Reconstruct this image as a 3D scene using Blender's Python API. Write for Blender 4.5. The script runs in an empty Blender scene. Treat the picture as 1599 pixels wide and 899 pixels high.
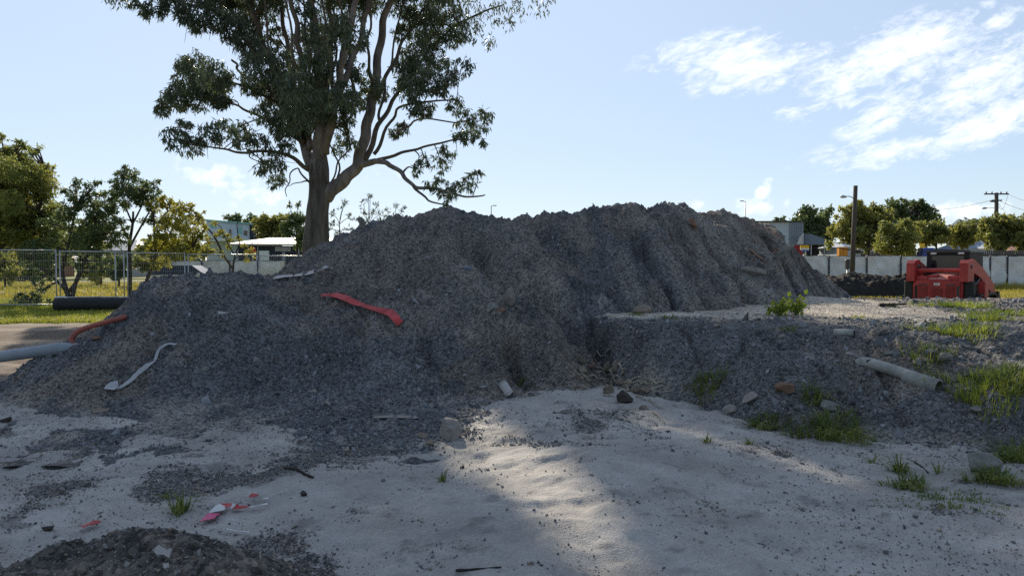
import bpy, math, random
import numpy as np
from mathutils import Vector, Matrix
R = math.radians
rng = np.random.default_rng(7)
random.seed(7)
S = bpy.context.scene
COL = S.collection
# ------------------------------------------------------------------ camera
F = 1200.0; CX = 799.5; CY = 449.5; EYE = 1.6
PITCH = math.atan(37.5 / F)
cp, sp = math.cos(PITCH), math.sin(PITCH)
cam = bpy.data.cameras.new('camera'); co = bpy.data.objects.new('camera', cam); COL.objects.link(co)
cam.sensor_width = 36; cam.lens = 36 * F / 1599; cam.clip_end = 9000; cam.clip_start = .05
co.location = (0, 0, EYE); co.rotation_euler = (R(90) - PITCH, 0, 0)
S.camera = co

def ray(px, py):
    x = (px - CX) / F; u = (CY - py) / F
    return np.array([x, cp + u * sp, u * cp - sp])
def at(px, py, Y):
    d = ray(px, py); return np.array([0, 0, EYE]) + d * (Y / d[1])
def gpt(px, py, z=0.0):
    d = ray(px, py); return np.array([0, 0, EYE]) + d * ((z - EYE) / d[2])
def to_px(x, y, z):
    dz = z - EYE
    fw = y * cp - dz * sp; up = y * sp + dz * cp
    return CX + F * x / fw, CY - F * up / fw

# ------------------------------------------------------------------ sun
SUN_AZ = R(-15.0); SUN_EL = R(27.0)
sdir = np.array([math.sin(SUN_AZ) * math.cos(SUN_EL), math.cos(SUN_AZ) * math.cos(SUN_EL), math.sin(SUN_EL)])

# ------------------------------------------------------------------ noise
def _h(ix, iy, s):
    n = (ix.astype(np.int64) * 374761393 + iy.astype(np.int64) * 668265263 + s * 974634777) & 0xFFFFFFFF
    n = ((n ^ (n >> 13)) * 1274126177) & 0xFFFFFFFF
    n = ((n ^ (n >> 15)) * 2246822519) & 0xFFFFFFFF
    return ((n ^ (n >> 16)) & 0xFFFF) / 65535.0
def vn(x, y, s=0):
    x = np.asarray(x, float); y = np.asarray(y, float)
    ix = np.floor(x); iy = np.floor(y); fx = x - ix; fy = y - iy
    fx = fx * fx * (3 - 2 * fx); fy = fy * fy * (3 - 2 * fy)
    a = _h(ix, iy, s); b = _h(ix + 1, iy, s); c = _h(ix, iy + 1, s); d = _h(ix + 1, iy + 1, s)
    return (a * (1 - fx) + b * fx) * (1 - fy) + (c * (1 - fx) + d * fx) * fy - .5
def fbm(x, y, o=4, s=0, g=.5):
    t = 0; a = 1
    for i in range(o):
        t = t + a * vn(x * 2 ** i + 17.3 * i, y * 2 ** i - 9.1 * i, s + i); a *= g
    return t
def sst(a, b, x):
    t = np.clip((x - a) / (b - a), 0, 1); return t * t * (3 - 2 * t)

# ------------------------------------------------------------------ heights
def ridge(x, y, pts, slope, r=.25):
    best = np.full(np.shape(x), -9.0)
    for (x0, y0, z0), (x1, y1, z1) in zip(pts[:-1], pts[1:]):
        dx, dy = x1 - x0, y1 - y0; L = dx * dx + dy * dy
        t = np.clip(((x - x0) * dx + (y - y0) * dy) / L, 0, 1)
        d = np.hypot(x - x0 - t * dx, y - y0 - t * dy)
        best = np.maximum(best, z0 + t * (z1 - z0) - slope * (np.sqrt(d * d + r * r) - r))
    return best
P = lambda l: [tuple(at(*q)) for q in l]
MAIN = P([(430,430,13.3),(470,400,13.3),(520,375,13),(560,357,12.8),(600,345,12.6),(640,341,12.6),(688,330,12.6),(712,329,12.6),(745,337,12.9),(790,347,13.2),(850,337,13.5),(900,333,13.8),(950,325,14),(985,322,14),(1012,331,14.2),(1040,322,14.6),(1075,328,15.2),(1110,333,16),(1128,331,16.3),(1155,342,16.6),(1185,351,17.6),(1220,372,17.9),(1250,402,18.1),(1290,440,18.2)])
LOBE = P([(222,446,10.35),(255,435,10.4),(290,432,10.5),(345,433,10.7),(400,434,10.9),(450,432,11.4)])
BUTT = P([(470,442,11.2),(560,432,11.3),(640,420,11.5),(710,416,11.8)])
NOSE = P([(540,450,11),(590,570,9.2)])
BLOCK = P([(760,474,10.6),(845,503,10.0),(908,552,9.55)])
APRON = [(-2.7, 8.5, .10), (-1.7, 8.0, .13), (-.9, 7.75, .10), (-.5, 7.7, .03)]
def mound_base(x, y):
    hs = [ridge(x, y, MAIN, .64 + .17 * sst(.6, 2.6, x)), ridge(x, y, LOBE, .68 + .2 * sst(-4.6, -5.4, x)), ridge(x, y, BUTT, .60), ridge(x, y, NOSE, .5), ridge(x, y, BLOCK, .66, .06), ridge(x, y, APRON, .27, .3)]
    k = .07; m = np.max(hs, axis=0)
    return m + k * np.log(sum(np.exp((h - m) / k) for h in hs))
GUL = [(-.6, 12), (-.02, 10.95), (.45, 10.75), (.86, 10.4), (1.03, 9.6), (1.12, 9.0)]
def seg_d(x, y, pts):
    b = np.full(np.shape(x), 99.0)
    for (x0, y0), (x1, y1) in zip(pts[:-1], pts[1:]):
        dx, dy = x1 - x0, y1 - y0
        t = np.clip(((x - x0) * dx + (y - y0) * dy) / (dx * dx + dy * dy), 0, 1)
        b = np.minimum(b, np.hypot(x - x0 - t * dx, y - y0 - t * dy))
    return b
def H_mound(x, y):
    x = np.asarray(x, float); y = np.asarray(y, float)
    wx = x + .18 * fbm(x * .9, y * .9, 3, 3); wy = y + .18 * fbm(x * .9, y * .9, 3, 5)
    h = mound_base(wx, wy)
    face = sst(.15, .6, h)
    rill = np.abs(fbm(wx * 1.25 + .3 * wy, wy * .22, 3, 11)); rill2 = np.abs(fbm(wx * 3.6 + .5 * wy, wy * .3, 2, 13))
    rk = face * sst(2.5, 2.1, h) * (.35 + .65 * sst(-2.8, -1.2, wx)); h = h - rk * ((.22 + .18 * sst(-.8, .2, wx)) * (1 - sst(0, .16, rill)) * (.45 + .55 * sst(-.15, .15, fbm(wx * .7, wy * .7, 2, 15))) + .05 * (1 - sst(0, .09, rill2)) * sst(0, .3, fbm(wx * .6, wy * .6, 2, 17))) 
    crease = seg_d(wx, wy, [(-3.7, 9.9), (-4.05, 9.4), (-4.3, 8.7)])
    h = h - .16 * np.exp(-(crease / .2) ** 2)
    h = h - .42 * np.exp(-(seg_d(wx, wy, GUL) / .26) ** 2) - .2 * np.exp(-(seg_d(wx, wy, [(-.05, 9.7), (.02, 9.2), (.18, 8.9)]) / .09) ** 2)
    h = np.where(h < .45, .16 * np.log1p(np.exp(np.clip((h - .02) / .16, -20, 20))), h)
    n = .16 * fbm(x * 1.1, y * 1.1, 3, 21) + .11 * fbm(x * 4.2, y * 4.2, 3, 31) + .07 * fbm(x * 14, y * 14, 3, 41, .6)
    cl = fbm(x * 7, y * 7, 2, 55); n = n + .04 * np.clip(cl - .22, 0, 1) * 3 * (fbm(x * .8, y * .8, 2, 56) > -.05)
    h = h + n * sst(-.02, .3, h) + (.05 * fbm(x * 3, y * 3, 4, 61) * (1 - sst(0, .3, h))) - .055
    return h + np.interp(x / np.maximum(y, 1), CU, CV) * sst(.25, 1.3, h)
SIL = [(150,510),(180,484),(196,468),(208,454),(220,444),(233,436),(248,432),(265,430),(300,428),(345,427),(400,428),(425,428),(440,420),(470,398),(500,381),(530,366),(560,354),(600,342),(640,337),(665,331),(690,324),(712,325),(740,331),(765,337),(790,341),(815,335),(850,332),(880,330),(910,327),(935,322),(960,318),(985,317),(1010,325),(1025,320),(1045,316),(1075,322),(1110,329),(1130,328),(1155,336),(1185,346),(1220,366),(1250,396),(1275,420)]
CU = np.array([(q[0] - CX) / F for q in SIL]); CV = np.zeros(len(SIL))
def fit_crest():
    global CV
    yy = np.arange(7.5, 20, .05)
    for _ in range(5):
        e = []
        for (px, py) in SIL:
            b = []
            for o in (-7, 0, 7):
                u = (px + o - CX) / F; z = H_mound(u * yy, yy); k = np.argmax((z - EYE) / yy); b.append(((z[k] - EYE) / yy[k], yy[k]))
            t_ = np.mean([q[0] for q in b]); Yk = np.mean([q[1] for q in b]); d = ray(px, py); e.append((d[2] / d[1] - t_) * Yk)
        CV = CV + .9 * np.array(e)
fit_crest()
FX = [0.95, 1.05, 1.15, 1.3, 1.6, 2.0, 2.48, 2.88, 3.74, 4.05, 4.3, 5.2, 8, 16]
FY = [13., 11.2, 10.2, 9.3, 8.75, 8.15, 7.55, 7.05, 7.0, 6.65, 6.45, 6.1, 5.6, 5.0]
TX = [0.9, 1.2, 1.45, 2.55, 3.27, 3.9, 5.3, 6.5, 16]
TY = [14., 11.3, 10.35, 10.3, 9.9, 9.4, 9.5, 9.5, 9.2]
def H_berm(x, y):
    x = np.asarray(x, float); y = np.asarray(y, float)
    wx = x + .12 * fbm(x * .8, y * .8, 3, 71); wy = y + .22 * fbm(x * .8, y * .8, 3, 73)
    f = np.interp(wx, FX, FY); t = np.interp(wx, TX, TY)
    s = (wy - f) / (t - f)
    s = np.where(s < 0, s * .4, s); s = np.where(s > 1, 1, s)
    prof = np.where(s > 0, np.sin(np.clip(s, 0, 1) * math.pi / 2) ** .95, s)
    h = .86 * prof + .032 * np.clip(wy - t, 0, 6) * sst(7.5, 5, wx)
    h = h * sst(18.6, 16.9, wy + .4 * fbm(x * .5, y * .5, 2, 75)) - .25 * sst(16.9, 18.8, wy)
    sl = sst(0, .2, prof) * (1 - sst(.85, 1, prof))
    rill = np.abs(fbm(wx * 1.7, wy * .5, 3, 77)); h = h - .1 * sl * (1 - sst(0, .12, rill))
    flat = sst(.9, 1., prof)
    n = (.14 * fbm(x * 1.6, y * 1.6, 3, 81) + .06 * fbm(x * 5, y * 5, 3, 83)) * (1 - .8 * flat) + .04 * fbm(x * 15, y * 15, 3, 85, .6) * (1 - .6 * flat)
    return h + n * sst(-.1, .3, h) + .04 * fbm(x * 3, y * 3, 3, 87) * (1 - sst(0, .3, h)) - .02
def H_heap(x, y):
    x = np.asarray(x, float); y = np.asarray(y, float)
    a = .42 * np.exp(-(((x + 1.85) / .78) ** 2 + ((y - 3.35) / .62) ** 2))
    a = a + .22 * np.exp(-(((x + 1.1) / .5) ** 2 + ((y - 3.2) / .45) ** 2))
    a = np.where(a < .01, a - .02, a)
    return a - .07 + (.10 * fbm(x * 2.2, y * 2.2, 4, 91) + .04 * fbm(x * 13, y * 13, 3, 93, .6)) * sst(.0, .2, a)
def H_ground(x, y):
    x = np.asarray(x, float); y = np.asarray(y, float)
    near = 1 - sst(14, 24, np.abs(y)) 
    near = near * (1 - sst(9, 16, np.abs(x)))
    fan = .16 * np.exp(-((x - .5 - .15 * (8 - y)) / 1.1) ** 2) * sst(2.5, 6, y) * (1 - sst(8.8, 10.5, y))
    h = fan + .12 * fbm(x * .55, y * .55, 3, 101) + .035 * fbm(x * 2.3 + y, y * 1.5, 3, 103)
    foot = .016 * fbm(x * 9, y * 9, 3, 105, .6) - .03 * sst(.12, .32, fbm(x * 2.6, y * 2.6, 2, 109)) + .012 * np.abs(fbm((x + y) * 3, (x - y) * 1.0, 3, 111))
    far = .10 * fbm(x * .12, y * .12, 2, 107) * sst(25, 60, np.hypot(x, y)) * 0
    return (h + foot) * near + far
def H_all(x, y):
    return np.maximum(np.maximum(H_ground(x, y), H_mound(x, y)), np.maximum(H_berm(x, y), H_heap(x, y)))
def hit(px, py, dz=0.0, far=45):
    d = ray(px, py); t = np.arange(2.5, far, .012)
    x = d[0] * t; y = d[1] * t; z = EYE + d[2] * t
    k = np.nonzero(z <= H_all(x, y))[0]
    i = k[0] if len(k) else len(t) - 1
    return np.array([x[i], y[i], z[i] + dz])

# ------------------------------------------------------------------ mesh helpers
def raw_mesh(name, v, faces_flat, sizes, mat=None, smooth=False, col=None):
    me = bpy.data.meshes.new(name)
    v = np.ascontiguousarray(v, np.float32); ff = np.ascontiguousarray(faces_flat, np.int32)
    me.vertices.add(len(v)); me.vertices.foreach_set('co', v.ravel())
    me.loops.add(len(ff)); me.loops.foreach_set('vertex_index', ff)
    sizes = np.asarray(sizes, np.int32)
    st = np.concatenate([[0], np.cumsum(sizes)[:-1]]).astype(np.int32)
    me.polygons.add(len(sizes)); me.polygons.foreach_set('loop_start', st); me.polygons.foreach_set('loop_total', sizes)
    me.polygons.foreach_set('use_smooth', np.full(len(sizes), bool(smooth)))
    me.update(calc_edges=True)
    if col is not None:
        a = me.color_attributes.new('Col', 'FLOAT_COLOR', 'POINT')
        c = np.ones((len(v), 4), np.float32); c[:, :3] = col; a.data.foreach_set('color', c.ravel())
    if mat: me.materials.append(mat)
    return me
def link(name, me, parent=None):
    o = bpy.data.objects.new(name, me); COL.objects.link(o)
    if parent is not None: o.parent = parent
    return o
def tag(o, label=None, cat=None, group=None, kind=None):
    if label: o['label'] = label
    if cat: o['category'] = cat
    if group: o['group'] = group
    if kind: o['kind'] = kind
    return o
def thing(name, label, cat, loc=(0, 0, 0), rz=0, group=None):
    o = bpy.data.objects.new(name, None); COL.objects.link(o); o.empty_display_size = .2
    o.location = tuple(float(c) for c in loc); o.rotation_euler = (0, 0, rz)
    return tag(o, label, cat, group)
def frame_of(d):
    d = d / (np.linalg.norm(d) + 1e-9)
    a = np.array([0, 0, 1.]) if abs(d[2]) < .9 else np.array([1., 0, 0])
    u = np.cross(a, d); u /= np.linalg.norm(u); return u, np.cross(d, u)
class MB:
    def __init__(s): s.v = []; s.f = []; s.z = []; s.n = 0
    def add(s, v, faces):
        v = np.asarray(v, float); s.v.append(v)
        for f in faces: s.f.extend(i + s.n for i in f); s.z.append(len(f))
        s.n += len(v); return s
    def hexa(s, v): return s.add(v, [(0,3,2,1),(4,5,6,7),(0,1,5,4),(1,2,6,5),(2,3,7,6),(3,0,4,7)])
    def box(s, c, d, rz=0, bev=0, rx=0):
        x, y, z = [q / 2 for q in d]
        if bev:
            b = bev; v = []; 
            for zz, k in ((-z, b), (-z + b, 0), (z - b, 0), (z, b)):
                for sx, sy in ((-1,-1),(1,-1),(1,1),(-1,1)):
                    X, Y = x - k, y - k
                    if sx == sy: v += [(sx * (X), sy * (Y - b), zz), (sx * (X - b), sy * Y, zz)]
                    else: v += [(sx * (X - b), sy * Y, zz), (sx * X, sy * (Y - b), zz)]
            f = [tuple(range(7, -1, -1)), tuple(range(24, 32))]
            for l in range(3):
                for i in range(8): j = (i + 1) % 8; f.append((l*8+i, l*8+j, l*8+8+j, l*8+8+i))
            v = np.array(v)
        else:
            v = np.array([(-x,-y,-z),(x,-y,-z),(x,y,-z),(-x,y,-z),(-x,-y,z),(x,-y,z),(x,y,z),(-x,y,z)])
            f = [(0,3,2,1),(4,5,6,7),(0,1,5,4),(1,2,6,5),(2,3,7,6),(3,0,4,7)]
        if rx:
            c_, s_ = math.cos(rx), math.sin(rx); v = v @ np.array([[1,0,0],[0,c_,s_],[0,-s_,c_]])
        if rz:
            c_, s_ = math.cos(rz), math.sin(rz); v = v @ np.array([[c_,s_,0],[-s_,c_,0],[0,0,1]])
        return s.add(v + np.array(c), f)
    def tube(s, pts, rad, n=8, cap=True):
        pts = np.asarray(pts, float); m = len(pts)
        rad = np.full(m, rad, float) if np.isscalar(rad) else np.asarray(rad, float)
        t = np.gradient(pts, axis=0); u, w = frame_of(t[0]); V = []
        a = np.arange(n) * 2 * math.pi / n
        for i in range(m):
            d = t[i] / (np.linalg.norm(t[i]) + 1e-9); u = u - d * np.dot(u, d); u /= np.linalg.norm(u) + 1e-9; w = np.cross(d, u)
            V.append(pts[i] + rad[i] * (np.cos(a)[:, None] * u + np.sin(a)[:, None] * w))
        f = [(i*n+j, i*n+(j+1)%n, (i+1)*n+(j+1)%n, (i+1)*n+j) for i in range(m-1) for j in range(n)]
        if cap: f += [tuple(range(n-1, -1, -1)), tuple(range((m-1)*n, m*n))]
        return s.add(np.concatenate(V), f)
    def pipe(s, pts, ro, ri, n=16):
        pts = np.asarray(pts, float); m = len(pts); k = s.n
        s.tube(pts, ro, n, False); s.tube(pts, ri, n, False)
        o2 = k + m * n
        # flip inner
        f = []
        for e in (0, m - 1):
            for j in range(n):
                q = (k+e*n+j, k+e*n+(j+1)%n, o2+e*n+(j+1)%n, o2+e*n+j)
                f.append(q if e else q[::-1])
        for q in f: s.f.extend(q); s.z.append(4)
        return s
    def prism(s, poly, y0, y1, axis='y'):
        n = len(poly); v = []
        for yy in (y0, y1):
            for a, b in poly: v.append((a, yy, b) if axis == 'y' else ((yy, a, b) if axis == 'x' else (a, b, yy)))
        f = [tuple(range(n)), tuple(range(2*n-1, n-1, -1))] + [(i, i+n, (i+1)%n+n, (i+1)%n) for i in range(n)]
        return s.add(v, f)
    def build(s, name, mat, parent=None, smooth=False, world=False, loc=None):
        v = np.concatenate(s.v)
        if parent is not None and world: v = v - np.array(parent.location)
        o = None
        if parent is None and loc is not None: v = v - np.array(loc)
        o = link(name, raw_mesh(name, v, s.f, s.z, mat, smooth), parent)
        if parent is None and loc is not None: o.location = tuple(float(c) for c in loc)
        return o

def rock(c, size, seed, n=2, flat=.7, rough=.28):
    import bmesh
    bm = bmesh.new(); bmesh.ops.create_icosphere(bm, subdivisions=n, radius=1)
    v = np.array([q.co[:] for q in bm.verts]); f = [tuple(x.index for x in q.verts) for q in bm.faces]; bm.free()
    r = np.random.default_rng(seed); 
    # planar facets: clip by random planes
    for _ in range(15):
        d = r.normal(size=3); d /= np.linalg.norm(d); k = r.uniform(.38, .72)
        p = v @ d; v = v - np.clip(p - k, 0, None)[:, None] * d
    v = v * (1 + rough * .3 * r.normal(size=(len(v), 1)) * .3)
    v = v * 1.45; s = np.array(size) * np.array([1, 1, flat]); a = r.uniform(0, 6.28); ca, sa = math.cos(a), math.sin(a)
    v = v @ np.array([[ca, sa, 0], [-sa, ca, 0], [0, 0, 1]]) * s
    return v + np.array(c), f

# ------------------------------------------------------------------ materials
def nt(name):
    m = bpy.data.materials.new(name); m.use_nodes = True; t = m.node_tree; t.nodes.clear()
    return m, t
def N(t, ty, **k):
    n = t.nodes.new(ty)
    for a, b in k.items():
        if a in n.inputs: n.inputs[a].default_value = b
        else: setattr(n, a, b)
    return n
def mix_rgb(t, a, b, fac, mode='MIX'):
    n = t.nodes.new('ShaderNodeMix'); n.data_type = 'RGBA'; n.blend_type = mode
    for sock, val in ((n.inputs[0], fac), (n.inputs[6], a), (n.inputs[7], b)):
        if hasattr(val, 'links'): t.links.new(val, sock)
        elif isinstance(val, (int, float)): sock.default_value = val
        else: sock.default_value = (*val[:3], 1)
    return n.outputs[2]
def maprange(t, val, a, b, c, d):
    n = N(t, 'ShaderNodeMapRange'); t.links.new(val, n.inputs[0])
    for i, q in enumerate((a, b, c, d)): n.inputs[i + 1].default_value = q
    return n.outputs[0]
def mat(name, col, rough=.7, var=.25, scale=6, bump=.0, metal=0, spec=.35, col2=None, bscale=None, stretch=None):
    m, t = nt(name); out = N(t, 'ShaderNodeOutputMaterial'); b = N(t, 'ShaderNodeBsdfPrincipled')
    b.inputs['Roughness'].default_value = rough; b.inputs['Metallic'].default_value = metal; b.inputs['Specular IOR Level'].default_value = spec
    tc = N(t, 'ShaderNodeTexCoord'); src = tc.outputs['Object']
    if stretch:
        mp = N(t, 'ShaderNodeMapping'); mp.inputs['Scale'].default_value = stretch; t.links.new(src, mp.inputs[0]); src = mp.outputs[0]
    n = N(t, 'ShaderNodeTexNoise', Scale=scale, Detail=6.0, Roughness=.65); t.links.new(src, n.inputs['Vector'])
    lo = tuple(c * (1 - var) for c in col); hi = tuple(min(1, c * (1 + var)) for c in (col2 or col))
    f = maprange(t, n.outputs[0], .3, .7, 0, 1)
    t.links.new(mix_rgb(t, lo, hi, f), b.inputs['Base Color'])
    if bump:
        n2 = N(t, 'ShaderNodeTexNoise', Scale=bscale or scale * 4, Detail=5.0, Roughness=.6); t.links.new(src, n2.inputs['Vector'])
        bp = N(t, 'ShaderNodeBump', Strength=bump, Distance=.02); t.links.new(n2.outputs[0], bp.inputs['Height']); t.links.new(bp.outputs[0], b.inputs['Normal'])
    t.links.new(b.outputs[0], out.inputs[0]); return m
def leaf_mat(name, c1, c2, trans=.35, rough=.5, hs=.5):
    m, t = nt(name); out = N(t, 'ShaderNodeOutputMaterial')
    g = N(t, 'ShaderNodeNewGeometry'); tc = N(t, 'ShaderNodeTexCoord')
    n = N(t, 'ShaderNodeTexNoise', Scale=hs, Detail=3.0); t.links.new(tc.outputs['Object'], n.inputs['Vector'])
    ad = N(t, 'ShaderNodeMath', operation='MULTIPLY_ADD'); t.links.new(g.outputs['Random Per Island'], ad.inputs[0]); ad.inputs[1].default_value = .5
    f0 = maprange(t, n.outputs[0], .35, .65, 0, .6); t.links.new(f0, ad.inputs[2])
    c = mix_rgb(t, c1, c2, ad.outputs[0])
    b = N(t, 'ShaderNodeBsdfPrincipled'); b.inputs['Roughness'].default_value = rough; b.inputs['Specular IOR Level'].default_value = .3
    t.links.new(c, b.inputs['Base Color'])
    tr = N(t, 'ShaderNodeBsdfTranslucent'); t.links.new(mix_rgb(t, c, (1, 1, .35), .35, 'MULTIPLY'), tr.inputs[0])
    mx = N(t, 'ShaderNodeMixShader'); mx.inputs[0].default_value = trans
    t.links.new(b.outputs[0], mx.inputs[1]); t.links.new(tr.outputs[0], mx.inputs[2]); t.links.new(mx.outputs[0], out.inputs[0])
    return m
def earth_mat(name, cell, cellvar, bump, noise_scale=2.0, speck=None, fine=90.):
    """vertex albedo x stone cells"""
    m, t = nt(name); out = N(t, 'ShaderNodeOutputMaterial'); b = N(t, 'ShaderNodeBsdfPrincipled'); b.inputs['Roughness'].default_value = .92; b.inputs['Specular IOR Level'].default_value = .15
    at_ = N(t, 'ShaderNodeAttribute', attribute_name='Col'); tc = N(t, 'ShaderNodeTexCoord')
    vo = N(t, 'ShaderNodeTexVoronoi', Scale=cell); t.links.new(tc.outputs['Object'], vo.inputs['Vector'])
    sep = N(t, 'ShaderNodeSeparateColor'); t.links.new(vo.outputs['Color'], sep.inputs[0])
    k = maprange(t, sep.outputs[0], 0, 1, 1 - cellvar, 1 + cellvar)
    n = N(t, 'ShaderNodeTexNoise', Scale=noise_scale, Detail=8.0, Roughness=.7); t.links.new(tc.outputs['Object'], n.inputs['Vector'])
    k2 = maprange(t, n.outputs[0], .25, .75, .7, 1.3)
    n3 = N(t, 'ShaderNodeTexNoise', Scale=fine, Detail=4.0, Roughness=.7); t.links.new(tc.outputs['Object'], n3.inputs['Vector'])
    k3 = maprange(t, n3.outputs[0], .25, .75, .75, 1.25)
    mm = N(t, 'ShaderNodeMath', operation='MULTIPLY'); t.links.new(k, mm.inputs[0]); t.links.new(k2, mm.inputs[1])
    m2 = N(t, 'ShaderNodeMath', operation='MULTIPLY'); t.links.new(mm.outputs[0], m2.inputs[0]); t.links.new(k3, m2.inputs[1])
    vm = N(t, 'ShaderNodeVectorMath', operation='SCALE'); t.links.new(at_.outputs['Color'], vm.inputs[0]); t.links.new(m2.outputs[0], vm.inputs['Scale'])
    t.links.new(vm.outputs[0], b.inputs['Base Color'])
    h = N(t, 'ShaderNodeMath', operation='MULTIPLY_ADD'); t.links.new(vo.outputs['Distance'], h.inputs[0]); h.inputs[1].default_value = -1.0; t.links.new(n3.outputs[0], h.inputs[2])
    bp = N(t, 'ShaderNodeBump', Strength=bump, Distance=.02); t.links.new(h.outputs[0], bp.inputs['Height']); t.links.new(bp.outputs[0], b.inputs['Normal'])
    t.links.new(b.outputs[0], out.inputs[0]); return m
def stone_mat(name, lo, hi, warm):
    m, t = nt(name); out = N(t, 'ShaderNodeOutputMaterial'); b = N(t, 'ShaderNodeBsdfPrincipled'); b.inputs['Roughness'].default_value = .85; b.inputs['Specular IOR Level'].default_value = .25
    g = N(t, 'ShaderNodeNewGeometry')
    c = mix_rgb(t, lo, hi, g.outputs['Random Per Island'])
    wn = N(t, 'ShaderNodeTexWhiteNoise', noise_dimensions='1D'); t.links.new(g.outputs['Random Per Island'], wn.inputs['W'])
    c = mix_rgb(t, c, warm, maprange(t, wn.outputs[0], .72, 1, 0, .8))
    t.links.new(c, b.inputs['Base Color']); t.links.new(b.outputs[0], out.inputs[0]); return m

M = dict(
    ground=earth_mat('ground_mat', 70, .10, .35, 1.3, fine=160.),
    mound=earth_mat('gravel_mat', 42, .6, 1.0, 1.6, fine=80.),
    stone=stone_mat('crushed_stone', (.055, .059, .068), (.265, .27, .285), (.27, .22, .165)),
    pebble=stone_mat('dark_pebble', (.06, .06, .063), (.26, .25, .24), (.28, .22, .16)),
    bark=mat('gum_bark', (.055, .047, .042), .9, .45, 3, 1.0, col2=(.11, .095, .085), stretch=(1.6, 1.6, .25), bscale=8),
    limb=mat('smooth_bark', (.09, .077, .071), .8, .4, 2.2, .5, col2=(.21, .175, .16), stretch=(1, 1, .3)),
    twig=mat('twig_bark', (.10, .08, .065), .85, .3, 3),
    dkbark=mat('dark_bark', (.055, .045, .038), .9, .4, 4, .3),
    gum=leaf_mat('gum_leaf', (.060, .085, .065), (.14, .17, .11), .3, .45, .45),
    wattle=leaf_mat('wattle_leaf', (.12, .165, .06), (.34, .33, .09), .55, .55, .5),
    yellow=leaf_mat('yellow_leaf', (.17, .19, .04), (.38, .34, .06), .52, .55, .6),
    dark=leaf_mat('dark_leaf', (.075, .11, .055), (.16, .20, .08), .45, .5, .4),
    olive=leaf_mat('olive_leaf', (.13, .165, .055), (.33, .32, .09), .52, .5, .3),
    wisp=leaf_mat('wispy_leaf', (.07, .09, .06), (.13, .15, .10), .35, .5, .6),
    grass=leaf_mat('grass_blade', (.06, .12, .02), (.24, .25, .07), .45, .5, 2),
    lime=leaf_mat('lime_leaf', (.10, .18, .02), (.30, .32, .07), .5, .5, 2),
    lawn=leaf_mat('lawn_blade', (.20, .25, .03), (.38, .36, .07), .45, .55, .5),
    dry=leaf_mat('dry_grass_blade', (.24, .25, .05), (.46, .37, .08), .4, .6, .4),
    red=mat('red_paint', (.34, .026, .026), .5, .22, 3, .05, col2=(.38, .045, .042), spec=.4),
    palered=mat('pale_red_paint', (.50, .20, .17), .55, .2, 3),  # paler red than the body, used on the hood
    black=mat('black_rubber', (.018, .018, .020), .65, .3, 10, .1),
    darkmetal=mat('dark_metal', (.05, .05, .055), .45, .3, 8),
    glass=mat('tinted_glass', (.012, .016, .022), .08, .2, 2, spec=.6),
    steel=mat('galvanised_steel', (.45, .46, .47), .45, .15, 4, metal=.6),
    cloth=mat('white_shade_cloth', (.60, .60, .60), .8, .15, 1.5, .35, col2=(.70, .70, .70), bscale=5),
    white=mat('white_paint', (.72, .73, .74), .55, .08, 2),
    pale=mat('pale_wall', (.46, .53, .58), .7, .08, 1),
    mint=mat('mint_panel', (.22, .42, .38), .6, .1, 1),
    navy=mat('navy_wall', (.035, .042, .06), .7, .2, 1),
    grey=mat('grey_cladding', (.24, .28, .33), .6, .15, 1),
    bluegrey=mat('blue_grey_roof', (.16, .20, .27), .5, .15, 2),
    brick=mat('brown_brick', (.24, .13, .09), .85, .25, 5),
    tile=mat('terracotta_tile', (.25, .12, .08), .8, .25, 4),
    concrete=mat('concrete', (.24, .215, .195), .9, .25, 9, .6),
    rockm=mat('brown_rock', (.20, .16, .125), .9, .35, 9, .6),
    palerock=mat('pale_stone', (.20, .195, .18), .9, .35, 12, .6),
    clod=mat('dark_clod', (.045, .036, .030), .95, .4, 12, .6),
    rubble=mat('orange_brick', (.17, .10, .07), .9, .25, 9, .3),
    rootm=mat('pale_root', (.32, .27, .21), .9, .35, 9),
    pvc=mat('weathered_pipe', (.27, .265, .24), .7, .4, 6, .3),
    greypipe=mat('grey_pipe', (.24, .27, .31), .5, .08, 5),
    conduit=mat('red_conduit', (.30, .085, .06), .5, .25, 9),
    tape_red=mat('red_plastic', (.40, .035, .038), .5, .35, 9, .4),
    tape_pink=mat('pink_plastic', (.52, .05, .16), .4, .15, 8),
    tape_white=mat('white_plastic', (.58, .58, .58), .4, .08, 8),
    sheet=mat('dusty_white_plastic', (.38, .35, .335), .5, .2, 6, .2),
    rag=mat('grey_rag', (.38, .38, .39), .8, .2, 9, .2),
    wood=mat('weathered_timber', (.075, .062, .05), .85, .35, 6, .3, stretch=(4, 4, .4)),
    stick=mat('dark_stick', (.025, .02, .017), .9, .3, 8),
    mulch=mat('dark_mulch', (.016, .014, .011), .95, .5, 6, .9, bscale=14),
    signy=mat('yellow_sign', (.75, .48, .03), .5, .05, 2),
    signb=mat('blue_sign', (.05, .16, .5), .5, .05, 2),
    orange=mat('orange_plastic', (.65, .28, .03), .5, .1, 3),
    blue=mat('blue_tarp', (.03, .06, .30), .6, .2, 2),
    silver=mat('silver_paint', (.55, .57, .60), .3, .05, 2, metal=.4),
    carblue=mat('dark_car_paint', (.03, .04, .06), .25, .1, 2, spec=.6),
    lamp=mat('lamp_lens', (.7, .7, .68), .2, .05, 3),
    asphalt=mat('asphalt', (.055, .055, .056), .9, .15, 4),
)
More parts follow.
